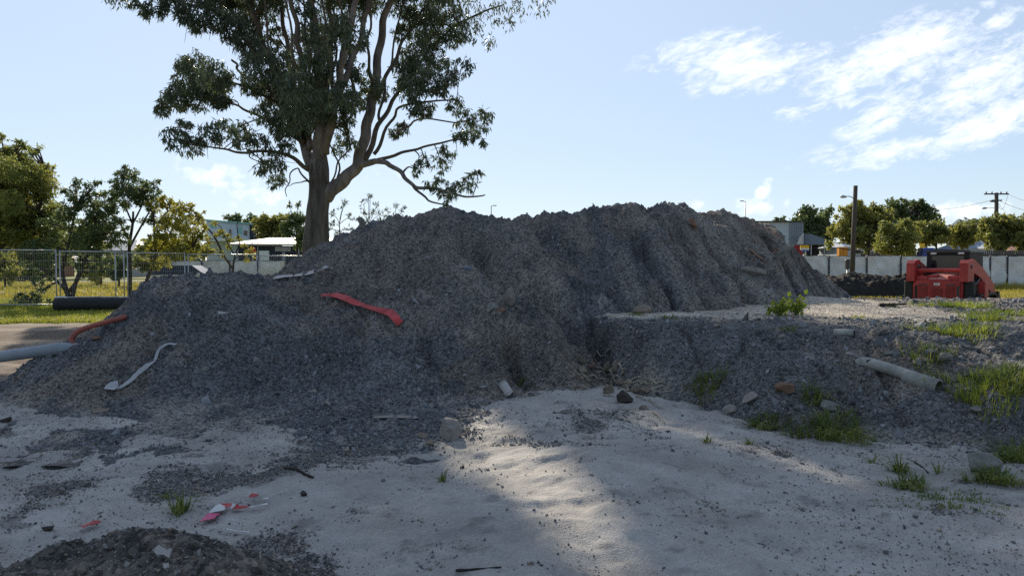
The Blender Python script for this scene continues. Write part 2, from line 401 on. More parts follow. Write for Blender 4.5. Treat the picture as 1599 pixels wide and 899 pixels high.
# ------------------------------------------------------------------ world and sun
w = bpy.data.worlds.new('World'); S.world = w; w.use_nodes = True
t = w.node_tree; t.nodes.clear()
out = N(t, 'ShaderNodeOutputWorld')
sky = N(t, 'ShaderNodeTexSky', sky_type='NISHITA', sun_disc=False); sky.sun_elevation = SUN_EL; sky.sun_rotation = SUN_AZ
sky.air_density = 1.0; sky.dust_density = .12; sky.ozone_density = 1.8; sky.altitude = 20
SKY_STR = .078
bg = N(t, 'ShaderNodeBackground'); SKYMIX = True;  # thin even high haze over the clear sky
if 1: bg.inputs[1].default_value = SKY_STR
tc = N(t, 'ShaderNodeTexCoord'); sx = N(t, 'ShaderNodeSeparateXYZ'); t.links.new(tc.outputs['Generated'], sx.inputs[0])
def mth(op, a, b=None, c=None):
    n = N(t, 'ShaderNodeMath', operation=op)
    for i, q in enumerate((a, b, c)):
        if q is None: continue
        if hasattr(q, 'links'): t.links.new(q, n.inputs[i])
        else: n.inputs[i].default_value = q
    return n.outputs[0]
yc = mth('MAXIMUM', sx.outputs['Y'], .02)
uu = mth('DIVIDE', sx.outputs['X'], yc); ww = mth('DIVIDE', sx.outputs['Z'], yc)
cv = N(t, 'ShaderNodeCombineXYZ'); t.links.new(uu, cv.inputs[0]); t.links.new(ww, cv.inputs[1])
def blob(px, py, rx, ry, rot, amp):
    u0, w0 = (px - 800) / F, (412 - py) / F
    s = N(t, 'ShaderNodeVectorMath', operation='SUBTRACT'); t.links.new(cv.outputs[0], s.inputs[0]); s.inputs[1].default_value = (u0, w0, 0)
    ro = N(t, 'ShaderNodeVectorRotate', rotation_type='Z_AXIS'); t.links.new(s.outputs[0], ro.inputs['Vector']); ro.inputs['Angle'].default_value = -R(rot)
    mu = N(t, 'ShaderNodeVectorMath', operation='MULTIPLY'); t.links.new(ro.outputs[0], mu.inputs[0]); mu.inputs[1].default_value = (F / rx, F / ry, 0)
    le = N(t, 'ShaderNodeVectorMath', operation='LENGTH'); t.links.new(mu.outputs[0], le.inputs[0])
    return mth('MULTIPLY', maprange(t, le.outputs[1], .25, 1.25, 1, 0), amp)
BL = [(1150,100,150,48,4,1.0),(1060,102,75,26,0,.55),(1270,108,90,32,12,.6),(1400,85,150,52,18,1.0),(1330,120,90,50,30,.9),(1545,120,130,48,30,.95),(1560,185,140,36,18,.9),(1370,190,110,36,40,.8),(1400,235,150,26,8,.85),(1330,235,80,14,20,.6),(1545,35,40,22,20,.6),(1550,15,50,10,-5,.5),(1236,180,42,16,-15,.5)]
# thin high haze: densest toward the sun, thin on the far side of the sky
dt = N(t, 'ShaderNodeVectorMath', operation='DOT_PRODUCT'); t.links.new(tc.outputs['Generated'], dt.inputs[0]); dt.inputs[1].default_value = tuple(sdir)
hz = mth('ADD', maprange(t, dt.outputs['Value'], -.5, .75, .10, .60), maprange(t, dt.outputs['Value'], .72, 1, 0, .18))
t.links.new(mix_rgb(t, sky.outputs[0], (6.2, 7.5, 9.5), hz), bg.inputs[0])
acc = None
for q in BL:
    b_ = blob(*q); acc = b_ if acc is None else mth('MAXIMUM', acc, b_)
def noise_w(rot, sx_, sy_, scale, det, rough, dist=0.0):
    ro = N(t, 'ShaderNodeVectorRotate', rotation_type='Z_AXIS'); t.links.new(cv.outputs[0], ro.inputs['Vector']); ro.inputs['Angle'].default_value = -R(rot)
    mu = N(t, 'ShaderNodeVectorMath', operation='MULTIPLY'); t.links.new(ro.outputs[0], mu.inputs[0]); mu.inputs[1].default_value = (sx_, sy_, 1)
    n = N(t, 'ShaderNodeTexNoise', Scale=scale, Detail=det, Roughness=rough, Distortion=dist); t.links.new(mu.outputs[0], n.inputs['Vector']); return n.outputs[0]
n1 = noise_w(16, 1, 2.4, 34, 10, .72, .4); n2 = noise_w(28, 1, 3.5, 9, 5, .55, .5)
nn = mth('ADD', mth('MULTIPLY', mth('SUBTRACT', n1, .5), 2.6), mth('MULTIPLY', mth('SUBTRACT', n2, .5), 2.0))
dens = maprange(t, mth('ADD', acc, nn), .26, 1.25, 0, .70)
dens = mth('MULTIPLY', dens, maprange(t, acc, .02, .25, 0, 1))
# low soft cumulus
acc2 = None
for q in [(1190,300,26,16,50,1.),(1180,322,34,20,0,.9),(1080,318,36,12,0,.55),(1500,330,110,20,3,.8),(1290,290,60,7,-8,.45),(1225,320,50,10,0,.35),(345,278,85,26,-12,.75),(400,305,70,26,0,.6),(600,275,60,20,0,.4)]:
    b_ = blob(*q); acc2 = b_ if acc2 is None else mth('MAXIMUM', acc2, b_)
n3 = noise_w(0, 1, 1.3, 40, 7, .6)
d2 = maprange(t, mth('ADD', acc2, mth('MULTIPLY', mth('SUBTRACT', n3, .5), 2.2)), .35, 1.1, 0, .7)
d2 = mth('MULTIPLY', d2, maprange(t, acc2, .02, .3, 0, 1))
dens = mth('MAXIMUM', dens, d2)
dens = mth('MULTIPLY', dens, mth('GREATER_THAN', sx.outputs['Y'], .05))
cl = N(t, 'ShaderNodeBackground'); cl.inputs[0].default_value = (.98, .985, 1, 1); CLOUD = cl; cl.inputs[1].default_value = 1.0
mx = N(t, 'ShaderNodeMixShader'); t.links.new(dens, mx.inputs[0]); t.links.new(bg.outputs[0], mx.inputs[1]); t.links.new(cl.outputs[0], mx.inputs[2])
t.links.new(mx.outputs[0], out.inputs[0])
sl = bpy.data.lights.new('sun', 'SUN'); sl.energy = 5.0; sl.angle = R(.53); sl.color = (1, .88, .70)
so = bpy.data.objects.new('sun', sl); COL.objects.link(so)
so.rotation_euler = Vector(tuple(-sdir)).to_track_quat('-Z', 'Y').to_euler(); so.location = (0, 0, 60)
S.view_settings.view_transform = 'Standard'; S.view_settings.look = 'None'; S.view_settings.exposure = 0.5; S.view_settings.gamma = 1
S.render.engine = 'CYCLES'; S.cycles.use_denoising = False
try: S.cycles.denoiser = 'OPENIMAGEDENOISE'
except Exception: pass
S.cycles.max_bounces = 6; S.cycles.transparent_max_bounces = 6
S.cycles.sample_clamp_indirect = 6

# ------------------------------------------------------------------ terrain sheets
def axis(segs):
    a = [segs[0][0]]
    for s0, s1, st in segs:
        n = max(1, int(round((s1 - s0) / st))); a += list(np.linspace(s0, s1, n + 1)[1:])
    return np.array(a)
def geo(a, b, first, k):
    o = [a]; st = first
    while o[-1] < b: o.append(o[-1] + st); st *= k
    return o[1:]
def sheet(name, xs, ys, Hf, colf, m, keep=None):
    X, Y = np.meshgrid(xs, ys); x = X.ravel(); y = Y.ravel(); z = Hf(x, y)
    nx, ny = len(xs), len(ys); i = np.arange(nx * ny).reshape(ny, nx)
    f = np.stack([i[:-1, :-1], i[:-1, 1:], i[1:, 1:], i[1:, :-1]], -1).reshape(-1, 4)
    v = np.stack([x, y, z], 1); c = colf(x, y, z)
    if keep is not None:
        k = keep(x, y, z); fk = k[f].any(1); f = f[fk]
        used = np.zeros(len(v), bool); used[f.ravel()] = True; re = np.cumsum(used) - 1
        v = v[used]; c = c[used]; f = re[f]
    return link(name, raw_mesh(name, v, f.ravel(), np.full(len(f), 4), m, True, c))
def lerp(a, b, k): return a + (np.array(b) - a) * k[:, None]
PATCH = [(90,752,70,20,.9),(300,742,95,26,1.),(420,742,60,16,.9),(560,690,110,28,1.),(470,715,50,14,.9),(690,672,60,20,.8),(30,780,35,25,.6),(440,830,70,26,.7),(480,868,70,20,.7),(830,690,60,30,.35),(960,660,80,22,.4),(910,672,60,40,.35),(1000,690,60,25,.2),(1080,800,90,40,.2),(1250,760,120,30,.15),(760,790,30,60,.25),(680,860,60,40,.3),(560,800,70,25,.25),(1520,760,60,25,.3),(1470,790,60,18,.3),(1190,700,100,14,.25),(30,800,60,20,.4)]
def patch_mask(x, y, z):
    px, py = to_px(x, y, np.full_like(x, .05)); m = np.zeros_like(x)
    for a, b, rx, ry, k in PATCH:
        # measured as places on the ground: convert the centre once, size in metres
        c = gpt(a, b, .05); e = gpt(a + rx, b, .05); g = gpt(a, b - ry, .05)
        d = np.hypot((x - c[0]) / abs(e[0] - c[0]), (y - c[1]) / abs(g[1] - c[1]))
        m = np.maximum(m, k * np.clip(1.25 - d, 0, 1))
    return m
def ground_col(x, y, z):
    n = fbm(x * .7, y * .7, 4, 201); n2 = fbm(x * 3.1, y * 3.1, 4, 203)
    c = np.tile(np.array([.33, .312, .292]), (len(x), 1))
    c = c * (1 + .16 * n + .14 * n2)[:, None]
    # thin grey silt streaks
    st = sst(.18, .45, fbm(x * 2.2 + y * .8, y * 5.5, 4, 207)); c = lerp(c, (.27, .25, .23), .45 * st)
    pm = patch_mask(x, y, z); n3 = fbm(x * 8, y * 8, 3, 209)
    c = lerp(c, (.13, .125, .12), .6 * sst(.18, .5, pm * .8 + .75 * n3 + .3 * fbm(x * 25, y * 25, 2, 219) - .05))
    dirt = sst(9.5, 11, y + .8 * n) * sst(-3.0, -4.6, x + .5 * n)
    c = lerp(c, (.13, .10, .078), dirt)
    c = lerp(c, (.30, .25, .20), dirt * .7 * sst(.05, .35, fbm(x * .25, y * .9, 3, 211)))
    gr = sst(20.2, 21.2, y + 1.0 * n + .5 * n2)
    g = np.tile(np.array([.13, .16, .035]), (len(x), 1)); g = lerp(g, (.22, .20, .06), sst(-.1, .3, fbm(x * .15, y * .15, 3, 215)))
    g = lerp(g, (.25, .19, .05), sst(4, 8, x))
    c = c * (1 - gr[:, None]) + g * gr[:, None]
    c = lerp(c, (.16, .13, .08), sst(16, 19, y) * sst(2, 4, x) * (1 - gr))
    return np.clip(c, .01, .9)
xs = np.array(sorted([-q for q in geo(9, 3500, .06, 1.10)]) + list(axis([(-9, -4.5, .06), (-4.5, 4.5, .03), (4.5, 9, .06)])) + geo(9, 3500, .06, 1.10))
ys = np.array(sorted([-q for q in geo(0, 600, .3, 1.25)]) + list(axis([(0, 2.4, .12), (2.4, 8.5, .024), (8.5, 11, .05)])) + geo(11, 4000, .06, 1.045))
ground = sheet('ground', xs, ys, H_ground, ground_col, M['ground']); tag(ground, kind='structure')

def mound_col(x, y, z):
    n = fbm(x * .9, y * .9, 4, 301); n2 = fbm(x * 3.3, y * 3.3, 4, 303); n4 = fbm(x * .45 + 7, y * .45, 3, 305)
    c = np.tile(np.array([.138, .141, .148]), (len(x), 1))
    brown = sst(.04, .40, n4 + .5 * n2) * .65
    brown = np.maximum(brown, sst(2.2, 4.5, x + .8 * n) * sst(1.0, 1.6, z + .3 * n2) * .75)
    brown = np.maximum(brown, .85 * np.exp(-((x + .95) / .45) ** 2 - ((y - 11.4) / .7) ** 2))
    brown = np.maximum(brown, sst(.9, .3, np.abs(x - 1.15) + .3 * n) * sst(9.9, 9.4, y) * sst(8.2, 8.8, y))
    brown = np.maximum(brown, .5 * sst(-2.2, -3.4, x) * sst(11.5, 12.5, y) )
    c = lerp(c, (.205, .168, .135), np.clip(brown, 0, 1))
    wx = x + .18 * fbm(x * .9, y * .9, 3, 3); wy = y + .18 * fbm(x * .9, y * .9, 3, 5); rl = np.abs(fbm(wx * 1.25 + .3 * wy, wy * .22, 3, 11))
    rib = sst(.10, .26, rl + .12 * n2) * sst(-1.2, .2, x) * sst(.5, 1.0, z); c = lerp(c, (.195, .182, .165), .8 * rib)
    lob = sst(.10, .26, rl + .15 * n2) * sst(-.2, -1.2, x) * sst(.3, .7, z); c = lerp(c, (.165, .16, .155), .5 * lob)
    gm = np.exp(-(((x - 1.15) / .35) ** 2 + ((y - 9.2) / .6) ** 2)); c = lerp(c, (.36, .31, .25), np.clip(1.2 * gm * sst(-.25, .2, fbm(x * 9, y * 4, 3, 311)) * .8, 0, 1))
    red = np.exp(-(((x - 5.3) / .35) ** 2 + ((y - 15.9) / .5) ** 2)) * sst(-.05, .3, n2)
    c = lerp(c, (.36, .17, .09), red)
    low = sst(.16, .02, z + .10 * n2) * .8
    c = lerp(c, (.26, .24, .215), low * sst(-.1, .25, n2 + n))
    return np.clip(c * (1 + .35 * n2 + .15 * n)[:, None], .02, .8)
xs = axis([(-8.2, -6.6, .06), (-6.6, 3.2, .024), (3.2, 9.5, .045)]); ys = axis([(6.2, 7, .04), (7, 12.4, .024), (12.4, 16, .045), (16, 22.5, .1)])
mo = sheet('gravel_mound', xs, ys, H_mound, mound_col, M['mound'], lambda x, y, z: z > H_ground(x, y) - .12)
tag(mo, 'huge grey brown gravel mound with eroded gullies across the middle of the site', 'mound')
def berm_col(x, y, z):
    n = fbm(x * .9, y * .9, 4, 401); n2 = fbm(x * 3.3, y * 3.3, 4, 403)
    c = np.tile(np.array([.135, .135, .136]), (len(x), 1))
    c = lerp(c, (.19, .155, .125), sst(-.05, .3, fbm(x * .5, y * .5, 3, 405) + .3 * n2) * .8)
    gm = np.exp(-(((x - 1.45) / .33) ** 2 + ((y - 8.75) / .42) ** 2)); c = lerp(c, (.28, .25, .205), np.clip(gm * sst(-.25, .2, fbm(x * 9, y * 4, 3, 411)), 0, 1))
    top = sst(.78, .86, z + .06 * n)
    sand = top * sst(9.9, 10.8, y + .5 * n - .12 * np.clip(x - 2, 0, 9) * 0) * sst(7.9, 6.6, x + .9 * n - .25 * (y - 12))
    c = lerp(c, (.42, .37, .31), np.clip(sand, 0, 1))
    c = lerp(c, (.31, .27, .22), top * (1 - sand) * sst(9.6, 11.2, y + n) * .9)
    low = sst(.15, .0, z + .1 * n2); c = lerp(c, (.26, .24, .215), low * .8 * sst(-.1, .25, n2 + n))
    return np.clip(c * (1 + .35 * n2 + .15 * n)[:, None], .02, .8)
xs = axis([(.75, 7.2, .026), (7.2, 12, .06), (12, 18, .15)]); ys = axis([(4.3, 5.5, .06), (5.5, 10.6, .026), (10.6, 20, .06)])
be = sheet('gravel_bank', xs, ys, H_berm, berm_col, M['mound'], lambda x, y, z: (z > H_ground(x, y) - .12))
tag(be, 'low flat topped gravel bank with green weeds in front of the red loader', 'bank')
def heap_col(x, y, z):
    n2 = fbm(x * 6, y * 6, 4, 503)
    c = np.tile(np.array([.105, .096, .088]), (len(x), 1)); c = lerp(c, (.16, .135, .115), sst(0, .3, n2))
    return np.clip(c * (1 + .5 * n2)[:, None], .02, .8)
xs = axis([(-4.2, .6, .018)]); ys = axis([(1.2, 5.2, .018)])
hp = sheet('soil_heap', xs, ys, H_heap, heap_col, M['mound'], lambda x, y, z: z > H_ground(x, y) - .06)
tag(hp, 'small heap of dark brown soil and litter in the near corner of the sand', 'soil heap')

# ------------------------------------------------------------------ gravel stuff
OCT = np.array([(1,0,0),(-1,0,0),(0,1,0),(0,-1,0),(0,0,1),(0,0,-1)], float)
OF = np.array([(0,2,4),(2,1,4),(1,3,4),(3,0,4),(2,0,5),(1,2,5),(3,1,5),(0,3,5)])
def rand_rot(n, r):
    q = r.normal(size=(n, 4)); q /= np.linalg.norm(q, axis=1)[:, None]; a, b, c, d = q.T
    return np.stack([np.stack([1-2*(c*c+d*d), 2*(b*c-a*d), 2*(b*d+a*c)], -1), np.stack([2*(b*c+a*d), 1-2*(b*b+d*d), 2*(c*d-a*b)], -1), np.stack([2*(b*d-a*c), 2*(c*d+a*b), 1-2*(b*b+c*c)], -1)], 1)
def stones(name, pos, size, m, label, r):
    n = len(pos)
    v = OCT[None] * r.uniform(.55, 1.25, (n, 6, 1)) + r.normal(0, .18, (n, 6, 3))
    v = v * np.stack([r.uniform(.7, 1.3, n), r.uniform(.6, 1.1, n), r.uniform(.35, .8, n)], -1)[:, None, :]
    v = np.einsum('nij,nkj->nki', rand_rot(n, r), v) * size[:, None, None] + pos[:, None, :]
    f = (OF[None] + 6 * np.arange(n)[:, None, None]).reshape(-1)
    o = link(name, raw_mesh(name, v.reshape(-1, 3), f, np.full(n * 8, 3), m))
    return tag(o, label, 'gravel', kind='stuff')
r = np.random.default_rng(11)
def sample_surface(n, x0, x1, y0, y1, Hf, r):
    x = r.uniform(x0, x1, n); y = r.uniform(y0, y1, n); z = Hf(x, y); return x, y, z
# on the mound (seen side and its crest)
x, y, z = sample_surface(300000, -7.2, 7, 6.4, 17.8, H_mound, r)
k = (z > H_ground(x, y) - .01) & (z > H_berm(x, y) - .02)
mc_ = mound_col(x, y, z); dens_ = (.12 + .88 * sst(-.2, .3, fbm(x * 1.1, y * .7, 3, 601))) * (1 - .75 * sst(-.025, .03, mc_[:, 0] - mc_[:, 2])); k &= r.uniform(size=len(x)) < dens_
k &= ~((y > 15) & (r.uniform(size=len(x)) < .5))
x, y, z = x[k], y[k], z[k]; s = np.exp(r.normal(math.log(.0095), .62, len(x))).clip(.005, .08)
stones('mound_gravel', np.stack([x, y, z + s * .1], 1), s, M['stone'], 'loose crushed stone covering the big mound', r)
x, y, z = sample_surface(120000, .9, 12, 5.2, 17.5, H_berm, r)
k = (z > H_ground(x, y) - .01) & (z > H_mound(x, y) - .02)
cc = berm_col(x, y, z); k &= r.uniform(size=len(x)) < np.where(cc[:, 0] > .33, .03, .8) * (.4 + .6 * sst(-.25, .25, fbm(x * 1.2, y * 1.2, 3, 603)))
x, y, z = x[k], y[k], z[k]; s = np.exp(r.normal(math.log(.0105), .66, len(x))).clip(.005, .09)
stones('bank_gravel', np.stack([x, y, z + s * .1], 1), s, M['stone'], 'loose crushed stone covering the low bank', r)
# on the sand
x, y, z = sample_surface(300000, -7, 7.5, 2.2, 9.3, H_ground, r)
k = (z > H_mound(x, y)) & (z > H_berm(x, y)) & (z > H_heap(x, y))
pm = patch_mask(x, y, z); pr = .85 * sst(.15, .6, pm + .5 * fbm(x * 5, y * 5, 3, 605)) + .018 + .22 * sst(.1, .4, fbm((x + .8 * y) * 2.6, (x - .8 * y) * .8, 4, 607))
near_m = np.maximum(sst(-.09, -.03, H_mound(x, y) - z), sst(-.12, -.04, H_berm(x, y) - z)) * .35; pr = np.maximum(pr, near_m)
k &= r.uniform(size=len(x)) < pr
x, y, z = x[k], y[k], z[k]; s = np.exp(r.normal(math.log(.0042), .6, len(x))).clip(.002, .03)
stones('sand_pebbles', np.stack([x, y, z + s * .2], 1), s, M['pebble'], 'scattered dark pebbles on the pale sand', r)
x, y, z = sample_surface(420000, -5.5, 4.5, 3.2, 8.8, H_ground, r)
k = (z > H_mound(x, y)) & (z > H_berm(x, y)) & (z > H_heap(x, y)); x, y, z = x[k], y[k], z[k]
pm = patch_mask(x, y, z); k = r.uniform(size=len(x)) < .85 * sst(.3, .75, pm + .7 * fbm(x * 4, y * 4, 4, 611)); x, y, z = x[k], y[k], z[k]
s = np.exp(r.normal(math.log(.0072), .5, len(x))).clip(.003, .035)
stones('spilled_gravel', np.stack([x, y, z + s * .2], 1), s, M['pebble'], 'patches of spilled grey gravel on the sand', r)
x, y, z = sample_surface(14000, -3.6, -.2, 2.4, 4.7, H_heap, r); k = z > H_ground(x, y)
x, y, z = x[k], y[k], z[k]; s = np.exp(r.normal(math.log(.006), .5, len(x))).clip(.003, .03)
stones('heap_pebbles', np.stack([x, y, z + s * .2], 1), s, M['pebble'], 'dark crumbs of soil over the small heap', r)

# ------------------------------------------------------------------ blades
def blades(pos, h, wd, lean, r, seg=2, dirn=None):
    n = len(pos); a = r.uniform(0, 2 * math.pi, n) if dirn is None else dirn
    d = np.stack([np.cos(a), np.sin(a), 0 * a], -1); p = np.stack([-np.sin(a), np.cos(a), 0 * a], -1)
    up = np.array([0, 0, 1.]); L = lean
    c1 = pos + h[:, None] * (.55 * up + .25 * L[:, None] * d); c2 = pos + h[:, None] * ((1 - .45 * np.clip(L, 0, 1.6))[:, None] * up + L[:, None] * d)
    W = wd[:, None] * p * .5
    v = np.stack([pos - W, pos + W, c1 + W * .8, c1 - W * .8, c2], 1)
    f = np.array([0, 1, 2, 3, 3, 2, 4])[None] + 5 * np.arange(n)[:, None]
    return v.reshape(-1, 3), f.ravel(), np.tile([4, 3], n)
def blade_obj(name, pos, h, wd, lean, m, r, loc=None):
    v, f, z = blades(pos, h, wd, lean, r)
    if loc is not None: v = v - loc
    o = link(name, raw_mesh(name, v, f, z, m))
    if loc is not None: o.location = tuple(float(c) for c in loc)
    return o
r = np.random.default_rng(21)
n = 90000
x = r.uniform(-26, -8, n); y = 20.3 + r.uniform(0, 1, n) ** 1.4 * 14
k = (y + fbm(x * .7, y * .7, 4, 201) + .5 * fbm(x * 3.1, y * 3.1, 4, 203) > 20.7) & (np.abs(x / y) < .78); x, y = x[k], y[k]
pos = np.stack([x, y, H_ground(x, y)], 1)
tag(blade_obj('grass', pos, r.uniform(.06, .17, len(x)), r.uniform(.012, .025, len(x)), r.uniform(.1, .8, len(x)), M['lawn'], r), 'sunlit mown grass before the mesh fence', 'grass', kind='stuff')
n = 120000
x = r.uniform(7, 38, n); y = r.uniform(19.5, 46, n)
k = (x / y > .35) & (x / y < .78); x, y = x[k], y[k]
tall = sst(-.1, .3, fbm(x * .2, y * .2, 3, 701)) * sst(30, 40, y) 
pos = np.stack([x, y, H_ground(x, y)], 1)
tag(blade_obj('dry_grass', pos, r.uniform(.12, .3, len(x)) * (1 + 1.6 * tall), r.uniform(.02, .04, len(x)), r.uniform(.1, .7, len(x)), M['dry'], r), 'tall yellowing grass around the loader', 'grass', kind='stuff')
n = 30000
x = r.uniform(-40, -8, n); y = r.uniform(34, 60, n); k = (np.abs(x / y) < .75); x, y = x[k], y[k]
pos = np.stack([x, y, H_ground(x, y)], 1)
tag(blade_obj('meadow_grass', pos, r.uniform(.15, .45, len(x)), r.uniform(.03, .06, len(x)), r.uniform(.1, .7, len(x)), M['dry'], r), 'yellow meadow grass beyond the mesh fence', 'grass', kind='stuff')

def tuft(px, py, n, h, spread, m, label, name='grass_tuft', group='grass tufts on the sand and gravel', wd=.008, lean=(.7, 1.7)):
    n = int(n * 1.9); spread *= 1.12
    c = hit(px, py); rr = np.random.default_rng(int(px * 7 + py))
    a = rr.uniform(0, 6.28, n); q = spread * np.sqrt(rr.uniform(0, 1, n)) * (.5 + .5 * np.clip(np.cos(3 * a + px), 0, 1))
    x = c[0] + q * np.cos(a) * 1.3; y = c[1] + q * np.sin(a); z = H_all(x, y) - .01
    v, f, s = blades(np.stack([x, y, z], 1), rr.uniform(.35, 1.15, n) * h * 1.0 * np.where(rr.uniform(size=n) < .5, .6, 1), rr.uniform(.6, 1.3, n) * wd, rr.uniform(lean[0], lean[1], n) * (.5 + .8 * q / spread), rr, dirn=a + rr.normal(0, .7, n))
    o = link(name, raw_mesh(name, v - c, f, s, m)); o.location = tuple(c)
    return tag(o, label, 'grass tuft', group)
G, LM = M['grass'], M['lime']
tuft(281,800,40,.20,.05,G,'small bright tuft on the sand behind the dark soil heap')
tuft(258,778,16,.09,.03,G,'tiny weed sprig on sand just behind a bright green tuft')
tuft(690,752,14,.16,.03,G,'thin sparse weed on shaded sand below the concrete lump',lean=(.5,1.3))
tuft(1105,604,160,.20,.20,G,'dark green grass clump on the shaded face of the low bank')
tuft(1298,680,420,.24,.34,G,'broad low grass clump at the foot of the low bank')
tuft(1195,668,150,.17,.16,G,'dark grass clump at the bank foot under the brown clods')
tuft(1270,628,60,.3,.12,G,'upright weedy clump beside a pale stone low on the bank')
tuft(1104,690,14,.12,.03,G,'single thin sprig on sand below the bank foot')
tuft(1170,694,22,.12,.03,G,'short stubby sprig on sand nearest the bank grass')
tuft(1404,738,45,.2,.05,G,'upright tuft on sand right of the twig')
tuft(1360,722,12,.14,.03,G,'sparse yellowish sprig standing alone on the sand')
tuft(1418,760,130,.13,.14,G,'spreading tuft on sand above the flattened grass patch')
tuft(1480,782,260,.06,.34,G,'flattened thin grass patch spread over the sand',lean=(.6,1.4))
tuft(1555,752,200,.17,.16,G,'green tuft beside the grey stone at the sand edge')
tuft(1592,722,220,.26,.2,G,'tall weeds at the bank foot by the photo edge')
tuft(1465,738,8,.2,.02,G,'thin forked seedling beside the dark twig on sand')
tuft(1545,605,520,.2,.48,LM,'large sunlit grass clump right of the broken pipe',lean=(.3,1.1))
tuft(1590,596,260,.23,.3,G,'tall sunlit weeds growing at the bank edge of the photo')
tuft(1500,520,560,.17,.45,LM,'bright lime grass clump on the bank shoulder')
tuft(1540,500,260,.2,.35,LM,'lime grass on the bank top below the loader',lean=(.3,1.1))
tuft(1500,478,520,.16,.6,LM,'wide low lime grass strip in front of the loader',wd=.014)
tuft(1575,490,300,.15,.5,LM,'flat lime weeds right of the strip before the loader',wd=.014)
tuft(1445,558,130,.2,.25,G,'dull weeds between the pipe and pale stones',lean=(.3,1.1))
tuft(1230,516,80,.1,.16,G,'faint green weeds on the bank lip left of the short pipe')
tuft(1390,478,50,.13,.15,LM,'small lime weed on the track across the bank')
tuft(1340,496,40,.1,.14,LM,'tiny lime weed beside the sandy strip')
tuft(1045,497,60,.1,.15,G,'sparse weeds on the sandy lip beside the gully')
tuft(995,492,50,.1,.14,G,'small weeds by the brown stone at the gully head')
tuft(812,600,40,.07,.06,G,'faint green moss weeds near the white pipe piece')
# leafy plant
def leafy(px, py, h, label):
    c = hit(px, py); rr = np.random.default_rng(5)
    th = thing('leafy_weed', label, 'plant', c)
    st = MB(); lv = []
    for k in range(7):
        a = rr.uniform(0, 6.28); e = np.array([math.cos(a) * .16 * rr.uniform(.3, 1.4), math.sin(a) * .12, h * rr.uniform(.5, 1.05)])
        st.tube([(0, 0, -.02), e * .5 + [0, 0, .03], e], [.006, .005, .003], 5)
        for j in range(16): lv.append(e * rr.uniform(.25, 1.05) + rr.normal(0, .035, 3))
    st.build('stem', M['grass'], th)
    lv = np.array(lv); n = len(lv); q = np.array([(0,0,0),(.5,.35,.1),(1,0,0),(.5,-.35,.1)])
    v = np.einsum('nij,kj->nki', rand_rot(n, rr), q) * rr.uniform(.05, .1, n)[:, None, None] + lv[:, None, :]
    link('foliage', raw_mesh('foliage', v.reshape(-1, 3), np.arange(4 * n), np.full(n, 4), M['lime']), th)
leafy(1214, 493, .24, 'leafy lime green weed on the sandy strip, left one of a pair')
leafy(1240, 492, .27, 'leafy lime green weed on the sandy strip, right one of a pair')

# ------------------------------------------------------------------ trees
def leaves(centres, radii, counts, L, W, r, droop=0., squash=(1, 1, .75), fill=.45, SUB=30, SPR=.26):
    out = []
    for c, rad, n in zip(centres, radii, counts):
        n = int(n); d = r.normal(size=(n, 3)); d /= np.linalg.norm(d, axis=1)[:, None]
        q = r.uniform(0, 1, n) ** fill
        # sub clumps make the outline uneven
        m = max(6, n // SUB); sc = r.normal(size=(m, 3)); sc /= np.linalg.norm(sc, axis=1)[:, None]; sc *= (r.uniform(.3, 1, m) ** .5)[:, None]
        p = sc[r.integers(0, m, n)] * .84 + d * q[:, None] * SPR
        out.append(np.array(c) + p * rad * np.array(squash))
    p = np.concatenate(out); n = len(p)
    ax = r.normal(size=(n, 3)); ax[:, 2] -= droop * 2; ax /= np.linalg.norm(ax, axis=1)[:, None]
    b = r.normal(size=(n, 3)); b -= ax * (b * ax).sum(1)[:, None]; b /= np.linalg.norm(b, axis=1)[:, None]
    l = L * r.uniform(.6, 1.3, n)[:, None]; w_ = W * r.uniform(.6, 1.3, n)[:, None]
    return np.stack([p, p + ax * l * .45 + b * w_ * .5, p + ax * l, p + ax * l * .45 - b * w_ * .5], 1)
def leaf_part(v, name, m, parent):
    v = v - np.array(parent.location); n = len(v)
    return link(name, raw_mesh(name, v.reshape(-1, 3), np.arange(4 * n), np.full(n, 4), m), parent)
def smooth_line(pts, m=6):
    pts = np.asarray(pts, float); o = []
    n = len(pts)
    for i in range(n - 1):
        p0, p1, p2, p3 = pts[max(i-1, 0)], pts[i], pts[i+1], pts[min(i+2, n-1)]
        for t_ in np.arange(m) / m:
            o.append(.5 * ((2*p1) + (-p0+p2)*t_ + (2*p0-5*p1+4*p2-p3)*t_**2 + (-p0+3*p1-3*p2+p3)*t_**3))
    o.append(pts[-1]); return np.array(o)

